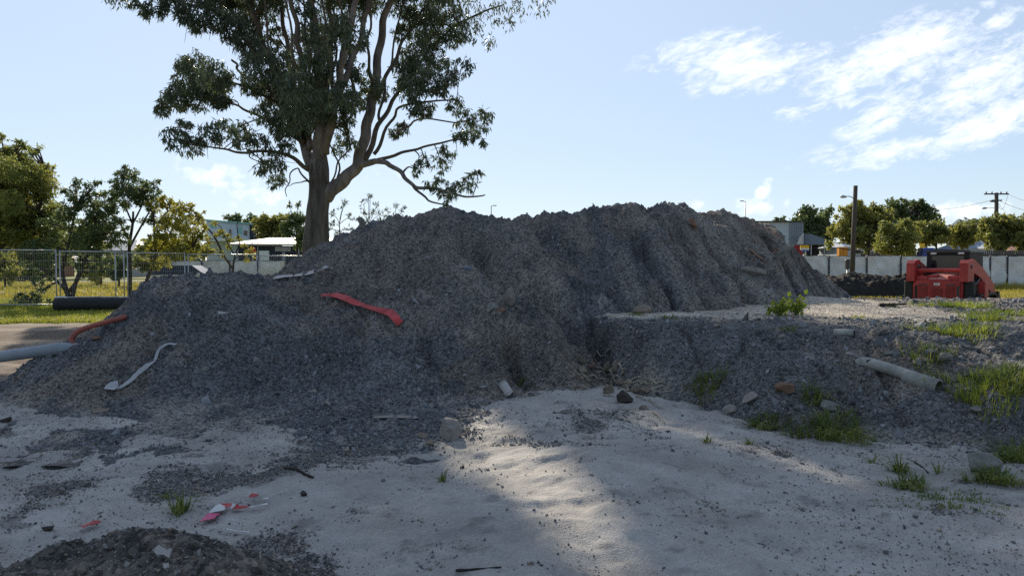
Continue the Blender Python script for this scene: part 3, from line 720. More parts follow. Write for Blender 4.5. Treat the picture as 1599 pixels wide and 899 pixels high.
# --- the big gum
D = 33.0
def cr(x, y, dd=0.0): return at(200 + x / 2.247, y / 2.247, D + dd)
r = np.random.default_rng(31)
base = at(496, 470, D); base[2] = 0
gum = thing('gum_tree', 'towering dark eucalyptus with many pale upright limbs behind the gravel mound', 'tree', base)
PXM = D / F / 2.247   # metres per crop pixel
LIMBS = [  # points (x, y, depth), start radius px, end radius px
 ([(668,655,0),(665,560,0),(682,450,-.3),(680,350,-.5),(668,200,-.8),(650,80,-1),(640,-60,-1),(625,-240,-1)],40,9),
 ([(690,690,0),(745,640,0),(800,585,.2),(830,480,.4),(850,380,.6),(872,250,.8),(892,100,1),(925,-30,1.2),(960,-200,1.5)],36,9),
 ([(655,600,0),(605,480,.6),(565,380,1),(530,280,1.3),(480,180,1.5),(445,60,1.6),(415,-80,1.8),(380,-220,2)],26,7),
 ([(690,540,0),(720,380,-1),(745,260,-1.4),(762,150,-1.8),(792,40,-2),(815,-90,-2.2),(840,-240,-2.4)],22,7),
 ([(735,330,-1),(788,210,-.6),(830,80,-.3),(848,-70,0),(870,-220,.2)],18,6),
 ([(700,480,0),(700,300,1.8),(715,140,2.4),(705,0,2.8),(700,-180,3)],18,7),
 ([(640,520,0),(585,330,2),(560,180,2.5),(540,40,2.8),(520,-120,3)],16,6),
 ([(670,380,-.5),(610,220,-2),(590,90,-2.4),(565,-50,-2.8),(550,-200,-3)],15,6),
 ([(800,590,.2),(855,568,-.4),(905,572,-.8),(960,608,-1.3),(1005,655,-1.7),(1080,662,-2.2),(1180,690,-2.8),(1255,684,-3)],17,2),
 ([(1000,650,-1.7),(1050,700,-2),(1110,720,-2.3)],7,2),
 ([(880,562,-.4),(960,537,-.8),(1040,516,-1.3),(1140,492,-1.8),(1210,490,-2)],9,2),
 ([(835,560,.3),(880,440,1.2),(940,340,1.8),(1000,250,2.3),(1080,150,3),(1180,72,3.6),(1310,20,4)],14,3),
 ([(865,540,0),(920,430,-.6),(965,372,-1),(1080,355,-1.5),(1150,350,-1.8)],9,2),
 ([(870,350,.6),(930,220,1.4),(985,110,2),(1060,0,2.6),(1120,-120,3)],11,3),
 ([(940,470,.2),(985,440,.5),(1040,415,.8),(1140,430,1),(1200,420,1.2)],6,2),
 ([(640,600,0),(560,545,-.8),(480,530,-1.4),(400,536,-1.9),(320,520,-2.3),(235,510,-2.7)],11,2),
 ([(620,500,.2),(500,430,1),(420,390,1.5),(350,360,1.9),(240,350,2.3)],11,2),
 ([(570,390,.9),(450,322,.2),(370,290,-.4),(280,270,-.9)],9,2),
 ([(400,275,.2),(383,235,.1),(368,210,0)],5,4),
 ([(560,380,1),(480,290,-.4),(440,190,-1),(390,110,-1.6),(300,40,-2.2),(150,0,-2.8)],11,2),
 ([(632,640,0),(590,590,-.5),(562,640,-.7),(552,690,-.8)],5,1.2),
 ([(630,635,0),(600,640,.5),(560,652,.8)],4,1),
 ([(735,650,0),(735,560,.3),(690,490,.5)],6,2),
 ([(705,660,0),(740,570,-.5),(790,500,-.8)],5,2),
 ([(660,400,0),(640,250,1.5),(622,100,2.0999999999999996),(610,-60,2.7)],9,3),
 ([(690,400,0),(700,250,-1.8),(690,100,-2.52),(676,-60,-3.24)],8,3),
 ([(745,260,0),(752,150,-2.2),(748,60,-3.08),(742,-60,-3.9600000000000004)],7,3),
 ([(860,300,0),(840,180,-1),(850,80,-1.4),(868,-60,-1.8)],8,3),
 ([(880,420,0),(902,300,1),(930,180,1.4),(975,-60,1.8)],7,3),
 ([(600,470,0),(545,330,-1.4),(500,190,-1.9599999999999997),(470,-60,-2.52)],8,3),
 ([(580,420,0),(520,260,1.8),(470,120,2.52),(430,-60,3.24)],7,3),
 ([(640,480,0),(600,300,-2.4),(575,150,-3.36),(548,-60,-4.32)],7,3),
 ([(790,320,0),(775,200,1.6),(780,100,2.2399999999999998),(790,-60,2.8800000000000003)],7,3),
 ([(715,320,0),(728,180,2.4),(722,60,3.36),(712,-60,4.32)],7,3),
]
tr = MB(); tp = smooth_line([base + [0, 0, -.3], base + [0, 0, .4], cr(660, 880), cr(664, 800), cr(668, 735), cr(672, 690), cr(670, 610), cr(676, 500)], 5)
tr.tube(tp, np.interp(np.linspace(0, 1, len(tp)), [0, .1, .28, .42, .58, .75, .88, 1], [.95, .78, .57, .48, .46, .45, .40, .12]), 18)
tro = tr.build('trunk', M['bark'], gum, True, True)
v = np.array([q.co[:] for q in tro.data.vertices]); an = np.arctan2(v[:, 1], v[:, 0]); rr_ = 1 + .09 * np.sin(an * 5 + v[:, 2]) + .05 * np.sin(an * 9 - 1.3 * v[:, 2])
cxy = np.stack([np.interp(v[:, 2], tp[:, 2] - base[2], tp[:, 0] - base[0]), np.interp(v[:, 2], tp[:, 2] - base[2], tp[:, 1] - base[1])], 1)
v[:, :2] = cxy + (v[:, :2] - cxy) * rr_[:, None]; tro.data.vertices.foreach_set('co', v.astype(np.float32).ravel())
nodes = []
for i, (pts, r0, r1) in enumerate(LIMBS):
    p = smooth_line([cr(*q) for q in pts], 6); 
    p = p + np.stack([.05 * np.sin(np.arange(len(p)) * 1.1 + i), .04 * np.cos(np.arange(len(p)) * .9 + i), 0 * np.arange(len(p))], 1)
    r0 = r0 * .78
    rad = np.interp(np.linspace(0, 1, len(p)), [0, .25, 1], [r0 * PXM, (r0 * .62 + r1 * .38) * PXM, r1 * PXM])
    m = MB(); m.tube(p, rad, 10 if r0 > 10 else 7)
    m.build('limb', M['limb'] if r0 > 12 else M['twig'], gum, True, True)
    for a, b in zip(p, rad): nodes.append((*a, b))
nodes = np.array(nodes)
CL = [(240,230,60),(300,260,60),(210,290,60),(150,360,50),(240,340,60),(300,330,55),(330,280,40),(120,380,30),(200,225,40),(270,300,60),(180,330,50),(330,350,40),
(160,480,42),(220,505,45),(275,470,50),(335,455,45),(385,450,50),(405,500,36),(465,510,45),(500,590,48),(520,560,40),(480,580,30),(530,620,28),(190,440,30),(440,480,40),(505,640,22),
(430,170,60),(470,230,70),(520,280,60),(430,290,50),(520,380,60),(560,420,60),(540,320,60),(610,330,70),(620,420,60),(680,300,55),(660,200,50),(610,160,60),(690,120,50),(560,230,60),(740,340,45),(790,350,50),(725,400,50),(640,250,60),(740,90,50),(800,130,45),(765,200,45),(860,300,50),(820,262,40),(880,320,40),(580,300,60),(500,330,60),(650,360,60),(690,220,45),(640,120,50),(560,470,45),(600,400,60),(480,170,55),(770,390,40),(700,160,40),(620,30,40),(520,120,40),(700,350,50),(640,310,55),(480,400,45),(540,440,45),(760,310,40),(840,340,40),(660,420,45),(590,360,55),(545,260,55),
(760,470,36),(745,520,36),(770,440,30),(560,520,36),(600,460,40),(780,500,25),
(240,40,58),(310,70,50),(370,95,60),(420,110,60),(380,30,60),(325,10,60),(450,60,45),(100,20,38),(60,35,26),(165,10,40),(20,10,16),(240,90,30),(200,50,30),(290,-10,50),(400,-20,60),
(1000,260,60),(1010,180,60),(1060,130,55),(965,240,45),(1080,200,50),(1000,310,50),(1050,280,50),(1120,260,40),(1175,230,36),(1140,130,45),(1200,110,50),(1260,60,55),(1310,40,50),(1350,55,42),(1200,40,60),(1270,130,36),(1180,65,50),(1280,0,60),(1000,60,45),(1060,50,45),(960,110,36),(1370,20,30),(1260,155,22),(1330,85,28),(1100,310,34),(1030,230,50),(970,300,40),
(1150,360,36),(1180,410,46),(1230,430,42),(1255,400,32),(1200,470,36),(1160,480,30),(1110,540,36),(1100,580,30),(1040,560,22),(1080,640,36),(1140,660,32),(1190,640,36),(1110,690,26),(1015,580,16),(960,450,32),(1040,380,36),(1250,500,14),(1215,600,20),(1010,600,14),(1000,370,36),(930,460,28)]
class Twigs(list):
    def tube(s, *a): s.append(a)
cents = []; rads = []; cnts = []; tw = Twigs()
for (x_, y_, rp) in CL:
    p2 = cr(x_, y_, 0)
    d2 = np.hypot(nodes[:, 0] - p2[0], (nodes[:, 2] - p2[2])) + .35 * np.clip(nodes[:, 2] - p2[2], 0, 9); j = int(np.argmin(d2))
    yy = nodes[j, 1] + r.normal(0, .9) * (1.5 if 430 < x_ < 900 and y_ < 430 else .6)
    c = cr(x_, y_, yy - D); rad = rp * PXM * 1.15
    sparse = .55 if (y_ > 440 or x_ > 1140) else 1.0
    cents.append(c); rads.append(rad); cnts.append(rad * rad * (1120 if not (430 < x_ < 900 and 150 < y_) else 820) * sparse + 40)
    a = nodes[j, :3]; mid = (a + c) / 2 + r.normal(0, .12, 3) + [0, 0, .1]
    ra = min(.055, nodes[j, 3] * .6); line = smooth_line([a, mid, c + [0, 0, .05]], 4)
    if np.linalg.norm(c - a) > 1.9: continue
    tw.tube(line, np.linspace(ra, .016, len(line)), 5)
    for _ in range(5):
        e = c + r.normal(0, .45, 3) * rad + [0, 0, -.1 * rad]; tw.tube([line[-3], (line[-3] + e) / 2 + [0, 0, .06], e], [.016, .012, .006], 4)
# the crown that continues above the frame
k = 0
while k < 150:
    c = np.array([r.uniform(-18, 2.2), D + r.uniform(-4.5, 4.5), r.uniform(12.9, 20.5)])
    e = ((c[0] + 7.9) / 9.6) ** 2 + ((c[1] - D) / 4.9) ** 2 + ((c[2] - 13.5) / 7.2) ** 2
    if e > 1: continue
    k += 1
    rad = r.uniform(.85, 1.35); cents.append(c); rads.append(rad); cnts.append(rad * rad * 640)
    d2 = np.linalg.norm(nodes[:, :3] - c, axis=1) + .5 * np.clip(nodes[:, 2] - c[2], 0, 9); j = int(np.argmin(d2)); a = nodes[j, :3]
    line = smooth_line([a, (a + c) / 2 + r.normal(0, .2, 3), c], 4); tw.tube(line, np.linspace(min(.08, nodes[j, 3] * .7), .02, len(line)), 5)
v = leaves(cents, rads, cnts, .25, .058, r, droop=.9, squash=(1, 1, .9), SUB=13, SPR=.24)
# openings cut in the high crown to shape the sunlight on the sand
def caps(px, py, x0, y0, x1, y1, w0, w1):
    dx, dy = x1 - x0, y1 - y0; t_ = np.clip(((px - x0) * dx + (py - y0) * dy) / (dx * dx + dy * dy), 0, 1)
    d = np.hypot(px - x0 - t_ * dx, py - y0 - t_ * dy); return 1 - sst(.55, 1.3, d / (w0 + t_ * (w1 - w0)))
OPEN = [((690,692,790,692,28,40),1.),((745,670,915,815,44,62),1.),((900,805,960,899,48,48),.8),((1000,648,1300,722,14,16),.8),((860,640,980,650,10,12),.35),((1590,795,1660,830,40,50),.7),((1390,885,1440,915,30,30),.5)]
def opening(x, y):
    px, py = to_px(x, np.maximum(y, .5), .1); op = np.zeros(len(x))
    for q, kk in OPEN: op = np.maximum(op, kk * caps(px, py, *q))
    op = np.where((y > 2.5) & (y < 9.5), op, 0)
    return np.maximum(op, .75 * sst(3.5, 4.6, x) * sst(5.2, 6.3, y))
def shadow_xy(v):
    c = v.mean(1); tt = (c[:, 2] - .1) / sdir[2]; return (c - sdir[None] * tt[:, None])[:, :2]
gx, gy = np.meshgrid(np.arange(-7.5, 8.5, .25), np.arange(2.6, 10.5, .25)); gp = np.stack([gx.ravel(), gy.ravel()], 1)
want = (np.abs(gp[:, 0]) < .72 * gp[:, 1] + .4) & ~((gp[:, 0] > 3.4) & (gp[:, 1] > 5.4)) & (opening(gp[:, 0], gp[:, 1]) < .15)
for it in range(22):  # leaf clumps added out of frame where the sand still lacks shade
    g = shadow_xy(v); ix = np.floor((g[:, 0] + 7.625) / .25).astype(int); iy = np.floor((g[:, 1] - 2.475) / .25).astype(int); ok = (ix >= 0) & (ix < gx.shape[1]) & (iy >= 0) & (iy < gx.shape[0])
    cov = np.bincount(iy[ok] * gx.shape[1] + ix[ok], minlength=gx.size) * (.25 * .062 * .5 * .6) / .0625
    need = np.nonzero(want & (cov < 1.9))[0]
    if len(need) < 12: break
    cs = []
    for i in r.choice(need, min(14, len(need)), replace=False):
        Yt = D + r.uniform(-3.5, 3.5); tt = (Yt - gp[i, 1]) / sdir[1]; c = np.array([gp[i, 0], gp[i, 1], .1]) + sdir * tt
        if to_px(*c)[1] > -30 - 60 * r.uniform(): c = c + sdir * 0; 
        if not (-17.5 < c[0] < 2.0) or to_px(*c)[1] > -22: continue
        cs.append(c); j = int(np.argmin(np.linalg.norm(nodes[:, :3] - c, axis=1))); a = nodes[j, :3]
        line = smooth_line([a, (a + c) / 2 + r.normal(0, .2, 3), c], 4); tw.tube(line, np.linspace(min(.06, nodes[j, 3] * .7), .02, len(line)), 5)
    if cs: v = np.concatenate([v, leaves(cs, [.8] * len(cs), [420] * len(cs), .25, .062, r, droop=.9, squash=(1, 1, .85))])
g = shadow_xy(v); v = v[r.uniform(size=len(v)) > opening(g[:, 0], g[:, 1])]
leaf_part(v, 'crown', M['gum'], gum)
tm = MB()
for a in tw:   # twigs that would shade the cut openings are left out
    p = np.asarray(a[0]); g = shadow_xy(np.repeat(p[:, None, :], 4, 1))
    if opening(g[:, 0], g[:, 1]).max() < .3: tm.tube(*a)
tm.build('twigs', M['twig'], gum, True, True)

# --- other trees
def px_tree(name, label, Y, trunk, clumps, m, nk, leaf=(.25, .12), trunk_r=6, bark='dkbark', group=None, seed=1, branches=(), droop=.2, squash=(1, 1, .8), cat='tree', crown_name='crown', twig=True):
    r = np.random.default_rng(seed); mpp = Y / F
    b = at(trunk[0][0], trunk[0][1], Y); b[2] = 0
    th = thing(name, label, cat, b, group=group)
    P3 = [b + [0, 0, -.15]] + [at(q[0], q[1], Y + (q[2] if len(q) > 2 else 0)) for q in trunk[1:]]
    tl = smooth_line(P3, 5); mb = MB(); mb.tube(tl, np.linspace(trunk_r * mpp, max(.02, trunk_r * .4 * mpp), len(tl)), 9)
    nd = [tl[len(tl) // 3:]]
    for br in branches:
        l = smooth_line([at(q[0], q[1], Y + (q[2] if len(q) > 2 else 0)) for q in br[0]], 5); mb.tube(l, np.linspace(br[1] * mpp, max(.012, .35 * br[1] * mpp), len(l)), 7); nd.append(l)
    nd = np.concatenate(nd); cs, rs, ns = [], [], []
    if nk > 4: clumps = list(clumps) + [(q[0] + 1.05 * q[2] * math.cos(a_), q[1] + .95 * q[2] * math.sin(a_), q[2] * r.uniform(.28, .5)) for q in clumps for a_ in r.uniform(0, 6.28, 2) if r.uniform() < .55]
    for q in clumps:
        if Y < 36 and nk > 4: q = (q[0], q[1], q[2] * 1.08)
        dd = q[3] if len(q) > 3 else r.normal(0, 1.1) * q[2] * mpp
        c = at(q[0], q[1], Y + dd); rad = q[2] * mpp; cs.append(c); rs.append(rad); ns.append((2.6 if nk > 2.5 else 1.1) * math.pi * rad * rad / (.5 * leaf[0] * leaf[1]) * (nk / 5 if Y < 50 else 1.15) + 20)
        if twig:
            j = int(np.argmin(np.linalg.norm(nd - c, axis=1) + .4 * np.clip(nd[:, 2] - c[2], 0, 9))); a = nd[j]
            l = smooth_line([a, (a + c) / 2 + r.normal(0, .08, 3) * rad + [0, 0, .05], c], 3)
            mb.tube(l, np.linspace(min(trunk_r * .35, 2.2) * mpp, .35 * mpp, len(l)), 5)
    mb.build('trunk', M[bark], th, True, True)
    leaf_part(leaves(cs, rs, np.array(ns) * .78, leaf[0], leaf[1], r, droop, squash, SUB=14 if Y < 50 else 7, SPR=.24), crown_name, M[m], th)
    return th
def cloud_of(x0, x1, y0, y1, n, rmin, rmax, seed, shape=2.2):
    r = np.random.default_rng(seed); o = []
    while len(o) < n:
        u, w_ = r.uniform(-1, 1, 2)
        if abs(u) ** shape + abs(w_) ** shape > 1: continue
        o.append(((x0 + x1) / 2 + u * (x1 - x0) / 2, (y0 + y1) / 2 + w_ * (y1 - y0) / 2, r.uniform(rmin, rmax)))
    return o
# left side, just beyond the mesh fence
px_tree('wattle_tree', 'tall yellow green tree cut off by the left photo edge', 33, [(-15,470),(-10,400),(0,330),(10,270)], cloud_of(-90,70,235,330,46,17,28,2) + cloud_of(-90,95,310,396,48,14,22,3) + cloud_of(-100,92,214,350,34,6,10,33) + [(75,340,16),(90,352,14),(78,262,8),(66,268,8),(70,300,10),(20,235,14),(40,250,14),(95,380,14)], 'wattle', 5.5, (.15,.055), 9, seed=3, branches=[([(-10,400),(30,360),(60,330)],3),([(0,330),(40,290),(70,265)],2),([(-10,400),(-40,350),(-60,300)],3)])
px_tree('bushy_tree', 'low spreading dark tree with three forked stems behind the black roll', 31, [(112,468),(100,440),(98,418)], [(105,300,8),(118,290,10),(135,288,7),(152,285,6),(110,325,18),(140,322,20),(165,330,18),(120,350,22),(150,355,24),(95,375,20),(130,385,22),(165,375,18),(75,400,18),(100,405,14),(135,405,12),(60,420,12),(160,395,14),(180,350,16),(85,420,12),(150,418,12),(170,412,12),(120,415,10),(190,375,14),(65,385,18),(80,350,18),(100,335,14),(140,300,12),(118,310,14),(58,440,10),(65,452,10),(40,395,18)], 'dark', 5, (.15,.055), 5, seed=4, branches=[([(112,468),(122,430),(140,390),(150,340)],3.5),([(105,455),(80,430),(60,415)],3),([(98,418),(110,370),(120,320)],2.6),([(108,455),(128,425),(126,400)],3)])
px_tree('pine_like_tree', 'slender tree with flat topped crown and bare open branches by the fence post', 33, [(202,470),(203,420),(202,385),(207,350),(208,330)], [(190,272,12),(205,270,12),(180,282,9),(195,292,18),(215,292,18),(235,290,12),(175,302,14),(225,310,16),(243,300,9),(160,318,14),(185,318,16),(205,312,18),(238,322,10),(170,340,14),(190,345,8),(225,345,8),(240,345,8),(150,338,12),(212,300,16)], 'dark', 5.5, (.15,.05), 3.6, seed=5, branches=[([(204,380),(185,345),(165,330)],2),([(203,385),(225,345),(238,322)],2),([(207,350),(195,320),(190,300)],1.6),([(207,350),(222,320),(228,300)],1.6),([(204,372),(180,362),(160,355)],1.4)])
px_tree('yellow_wattle', 'bright yellow green shrubby tree left of the low dark building', 32, [(215,462),(232,430),(243,400),(241,360),(240,340)], [(245,320,14),(262,318,14),(280,325,14),(295,335,14),(250,340,16),(272,342,18),(295,352,18),(312,350,10),(255,362,18),(280,368,20),(302,372,16),(250,388,16),(275,392,18),(298,395,14),(255,408,14),(240,372,12),(315,365,8)], 'yellow', 5.5, (.14,.055), 3.2, seed=6, branches=[([(243,400),(262,370),(280,340)],1.6),([(243,400),(275,395),(300,385)],1.3),([(241,360),(262,330),(290,325),(305,332)],1.2)])
px_tree('sparse_tree', 'thin bare limbed young tree before the pale two storey building', 31, [(362,440),(364,420),(367,400),(374,380)], [(345,360,7),(352,370,8),(338,365,7),(358,385,7),(345,392,8),(330,375,7),(382,385,6),(388,392,7),(375,370,6),(320,355,7),(318,332,4),(350,400,6),(395,398,7),(360,372,6),(385,405,5),(335,350,5)], 'yellow', 3.2, (.14,.055), 2.2, seed=7, branches=[([(364,420),(350,400),(335,370),(318,350),(300,335),(285,325)],1.9),([(367,400),(355,378),(345,355)],1.2),([(374,380),(370,355),(372,345)],1.0),([(366,405),(385,390),(398,375)],1.1),([(350,400),(330,392),(310,395)],1.)])
px_tree('hedge_shrub', 'dark green shrub at the fence foot left of the black roll', 30, [(45,478),(47,470),(50,462)], [(20,470,10),(40,468,10),(60,470,9),(75,472,8),(30,462,8),(55,462,8)], 'dark', 5, (.12,.05), 2, seed=8, cat='shrub', crown_name='foliage')
px_tree('dark_tree', 'distant tree filling the skyline gap left of the slender tree', 85, [(130,412),(130,390),(130,370)], cloud_of(90,170,352,402,44,9,13,61), 'olive', 5, (.4,.22), 3, seed=61)
px_tree('dark_tree', 'distant dark tree behind the tall wattle at the left photo edge', 80, [(40,412),(40,390),(40,370)], cloud_of(-40,92,345,405,60,9,14,62), 'dark', 5, (.4,.22), 3, seed=62)
px_tree('dark_tree', 'distant low tree behind the yellow green shrubby tree', 88, [(255,412),(255,395),(255,385)], cloud_of(218,322,374,408,44,8,11,63), 'olive', 5, (.4,.22), 3, seed=63)
for i, (px, rr0, mm, lb) in enumerate([(8,20,'wattle','yellowish shrub behind the first fence panel at the left photo edge'),(66,17,'dark','dark shrub behind the mesh fence left of the forked dark tree'),(158,18,'wattle','olive shrub behind the single thin fence post'),(186,14,'dark','dark shrub behind the slender flat topped tree'),(232,16,'olive','olive shrub behind the stem of the yellow green tree'),(246,10,'dark','small dark shrub just left of the parked car roof')]):
    px_tree('field_shrub', lb, 47 + 2 * (i % 3), [(px,455),(px,435),(px+1,422)], cloud_of(px-1.5*rr0, px+1.5*rr0, 396, 432, 16, rr0*.45, rr0*.7, 400+i), mm, 4.5, (.2,.09), 2, seed=400+i, cat='shrub', crown_name='foliage')
def treeline():
    r = np.random.default_rng(88); cs = []; rs = []; ns = []
    for px in np.arange(-700, 2300, 9):
        Y = 230 + r.uniform(-20, 20); top = 402 - 7 * fbm(np.array(px / 60.), np.array(1.5), 3, 881) + r.normal(0, 1.5)
        for k in range(3):
            p = at(px + r.normal(0, 5), top + 3 + 4 * k, Y); cs.append(p); rs.append(r.uniform(1.0, 1.8)); ns.append(34)
    v = leaves(cs, rs, ns, 1.1, .7, r); n = len(v)
    tag(link('distant_trees', raw_mesh('distant_trees', v.reshape(-1, 3), np.arange(4 * n), np.full(n, 4), M['dark'])), 'low far off belt of trees along the horizon', 'trees', kind='stuff')
treeline()
# behind the trunk
px_tree('dark_tree', 'dark rounded tree behind the pale two storey building', 120, [(380,412),(380,380),(380,355)], cloud_of(352,405,336,375,26,8,12,9), 'dark', 4.5, (.5,.3), 2.5, seed=9)
px_tree('dark_tree', 'broad green tree above the roof of the low dark building', 95, [(425,412),(425,385),(424,355)], cloud_of(402,452,333,378,34,8,12,10), 'olive', 4.5, (.42,.25), 2.5, seed=10)
px_tree('dark_tree', 'drooping green tree left against the gum trunk', 60, [(462,430),(464,390),(462,350)], cloud_of(440,482,330,390,30,7,11,11) + [(452,322,5),(465,320,6)], 'dark', 4.0, (.3,.12), 2.2, seed=11)
px_tree('wispy_shrub', 'wispy grey green shrub right of the gum trunk', 40, [(532,440),(532,390),(530,350)], [(520,335,9),(535,325,9),(545,340,9),(525,352,10),(545,358,9),(512,358,9),(538,318,5),(530,370,10),(550,368,8)], 'wisp', 2.2, (.22,.045), 1.6, seed=12, cat='shrub', droop=-.6)
px_tree('wispy_shrub', 'tallest wispy shrub on the skyline left of the mound peak', 40, [(575,440),(576,390),(576,350)], [(568,318,7),(578,312,7),(588,322,7),(565,332,8),(580,335,9),(594,335,7),(570,348,8),(590,348,8),(576,306,4),(560,345,7)], 'wisp', 2.0, (.22,.045), 1.5, seed=13, cat='shrub', droop=-.6)
px_tree('wispy_shrub', 'wispy shrub peeking over the mound nearest its peak', 40, [(615,440),(616,390),(616,350)], [(605,330,7),(618,324,7),(628,330,6),(610,340,8),(625,340,7),(632,325,4),(600,342,7)], 'wisp', 1.9, (.22,.045), 1.4, seed=14, cat='shrub', droop=-.6)
# right hand background
px_tree('dark_tree', 'dark round leafy tree behind the grey corrugated building', 110, [(1276,412),(1274,390),(1270,360)], cloud_of(1240,1302,322,395,60,8,12,20) + [(1255,332,8),(1270,326,8),(1222,342,6),(1212,344,5)], 'dark', 5, (.55,.32), 3, seed=20)
px_tree('street_tree', 'olive green spreading tree behind the leaning timber pole', 72, [(1352,412),(1356,385),(1360,355)], cloud_of(1305,1400,322,385,60,9,14,21) + [(1318,328,8),(1330,322,8),(1310,345,9),(1300,365,9),(1295,378,8)], 'olive', 5, (.36,.18), 4, seed=21)
px_tree('dark_tree', 'tall dark brown green tree rising above its olive neighbours', 105, [(1412,412),(1412,370),(1410,340)], cloud_of(1378,1465,318,372,60,8,12,22) + [(1400,314,8),(1412,318,8),(1390,322,8),(1440,325,8),(1455,335,8)], 'dark', 5, (.5,.3), 3.5, seed=22)
px_tree('street_tree', 'bright rounded tree behind the white cloth fence left of the loader', 58, [(1402,420),(1402,395),(1400,370)], cloud_of(1370,1432,345,402,44,8,12,23), 'olive', 5, (.3,.15), 3, seed=23)
px_tree('street_tree', 'low clipped olive tree directly above the loader cab', 80, [(1462,412),(1462,395),(1462,375)], cloud_of(1428,1482,350,378,40,7,11,24), 'olive', 5, (.36,.18), 2.5, seed=24)
px_tree('street_tree', 'low olive tree with palm fronds showing above it', 82, [(1505,412),(1503,395),(1503,375)], cloud_of(1478,1526,350,380,36,7,11,25), 'olive', 5, (.36,.18), 2.5, seed=25)
px_tree('street_tree', 'yellow green tree in front of the power pole', 70, [(1560,415),(1560,395),(1562,365)], cloud_of(1530,1594,337,385,46,8,12,26), 'olive', 5, (.34,.17), 3, seed=26)
px_tree('street_tree', 'olive tree cut off by the right photo edge', 70, [(1612,415),(1612,395),(1612,365)], cloud_of(1585,1650,338,388,40,8,12,27), 'olive', 5, (.34,.17), 3, seed=27)
px_tree('dark_tree', 'distant dark tree filling the gap left of the power pole', 130, [(1522,412),(1522,385),(1521,365)], cloud_of(1502,1545,345,380,24,7,10,28), 'dark', 4.5, (.55,.35), 2.5, seed=28)
# palm
def palm():
    Y = 100; b = at(1508, 412, Y); b[2] = 0; th = thing('palm_tree', 'palm with arching fronds above the olive trees', 'tree', b)
    top = at(1508, 352, Y); mb = MB(); mb.tube([b, (b + top) / 2, top], [.25, .2, .18], 8); mb.build('trunk', M['dkbark'], th, True, True)
    r = np.random.default_rng(4); L = []; mp = Y / F
    for k in range(13):
        a = k / 13 * 6.28; ln = r.uniform(14, 22) * mp; s = smooth_line([top, top + [math.cos(a) * ln * .5, math.sin(a) * ln * .5, ln * r.uniform(.35, .7)], top + [math.cos(a) * ln, math.sin(a) * ln, ln * r.uniform(-.3, .3)]], 8)
        for p in s[2:]:
            for sg in (-1, 1):
                d = np.array([-math.sin(a) * sg, math.cos(a) * sg, -.6]) * .55 * r.uniform(.7, 1.2); L.append([p, p + d * .5 + [.07, .05, .03], p + d, p + d * .5 - [.07, .05, .03]])
    leaf_part(np.array(L), 'crown', M['wisp'], th)
palm()

# ------------------------------------------------------------------ mesh fence left
def fence_panel(p0, p1, ztop, label):
    p0 = np.array(p0); p1 = np.array(p1); b = (p0 + p1) / 2
    th = thing('mesh_fence_panel', label, 'fence panel', b, group='temporary mesh fence panels')
    d = p1 - p0; L = np.linalg.norm(d); d /= L; zb = ztop - 2.05
    q = lambda s_, z_: np.array([*(p0 + d * s_)[:2], z_])
    fr = MB(); e = .06
    for s_ in (e, L - e): fr.tube([q(s_, zb - .05), q(s_, ztop + .04)], .021, 8)
    for z_ in (zb + .12, ztop): fr.tube([q(e, z_), q(L - e, z_)], .021, 8)
    fr.build('frame', M['steel'], th, True, True)
    me = MB()
    for s_ in np.arange(e + .08, L - e, .075): me.tube([q(s_, zb + .12), q(s_, ztop)], .0024, 3, False)
    for z_ in np.linspace(zb + .25, ztop - .1, 7): me.tube([q(e, z_), q(L - e, z_)], .0024, 3, False)
    me.build('wire_mesh', M['steel'], th, False, True)
fl = [(-120,27.0,388),(-12,27.2,389.5),(90,27.4,391.5),(196,28.2,394),(291,29.3,396.2),(403,30.5,398.5),(500,31.6,400.5)]
LB = ['mesh fence panel running off the left photo edge','mesh fence panel left of the black roll','mesh fence panel standing over the black roll','mesh fence panel in front of the slender flat topped tree','mesh fence panel in front of the dark parked car','mesh fence panel next to the gum trunk']
for (a, b, lb) in zip(fl[:-1], fl[1:], LB):
    A = at(a[0], a[2], a[1]); B = at(b[0], b[2], b[1]); zt = (A[2] + B[2]) / 2
    fence_panel((A[0], A[1], 0), (B[0], B[1], 0), zt, lb)
# back stay between
b0 = gpt(180, 478); st = MB(); p_ = at(180, 395, 27.9); st.tube([(p_[0], p_[1], -.1), p_], .02, 8); st.tube([(p_[0], p_[1], .3), (p_[0], p_[1] + .9, 0)], .018, 6)
o = st.build('fence_brace', M['steel'], None, True, loc=(p_[0], p_[1], 0)); tag(o, 'single thin steel post beside the fence post behind the black roll', 'fence post')
ft = MB(); ft.box((0, 0, .11), (.7, .24, .22), 0, .03); ft.box((0, 0, .235), (.2, .14, .03)); q_ = gpt(2, 478)
o = ft.build('orange_barrier', M['orange']); o.location = (q_[0], 26.9, 0); tag(o, 'low orange plastic barrier block at the left photo edge', 'barrier block')
# black roll
A = gpt(92, 487); B = gpt(250, 487); th = thing('black_roll', 'long thick black roll with a pale strip for its top sheen, lying under the mesh fence', 'plastic roll', (A + B) / 2)
A = np.array([A[0], 25.4, .24]); B = np.array([B[0], 26.0, .24])
m_ = MB(); pp = smooth_line([A, (A * 2 + B) / 3 + [0, 0, .01], (A + 2 * B) / 3, B], 6); m_.tube(pp, .25 + .006 * np.sin(np.arange(len(pp)) * 2.1), 20); m_.build('roll', M['black'], th, True, True)
m_ = MB(); m_.tube(pp + [0, .04, .245], .022, 8); m_.tube([A + [-.02, 0, .23], A + [.25, 0, .262], A + [.4, 0, .25]], [.05, .045, .03], 8); m_.build('sheen_and_cap', M['tape_white'], th, True, True)  # white strip stands in for the sheen along the top; pale cap at left end

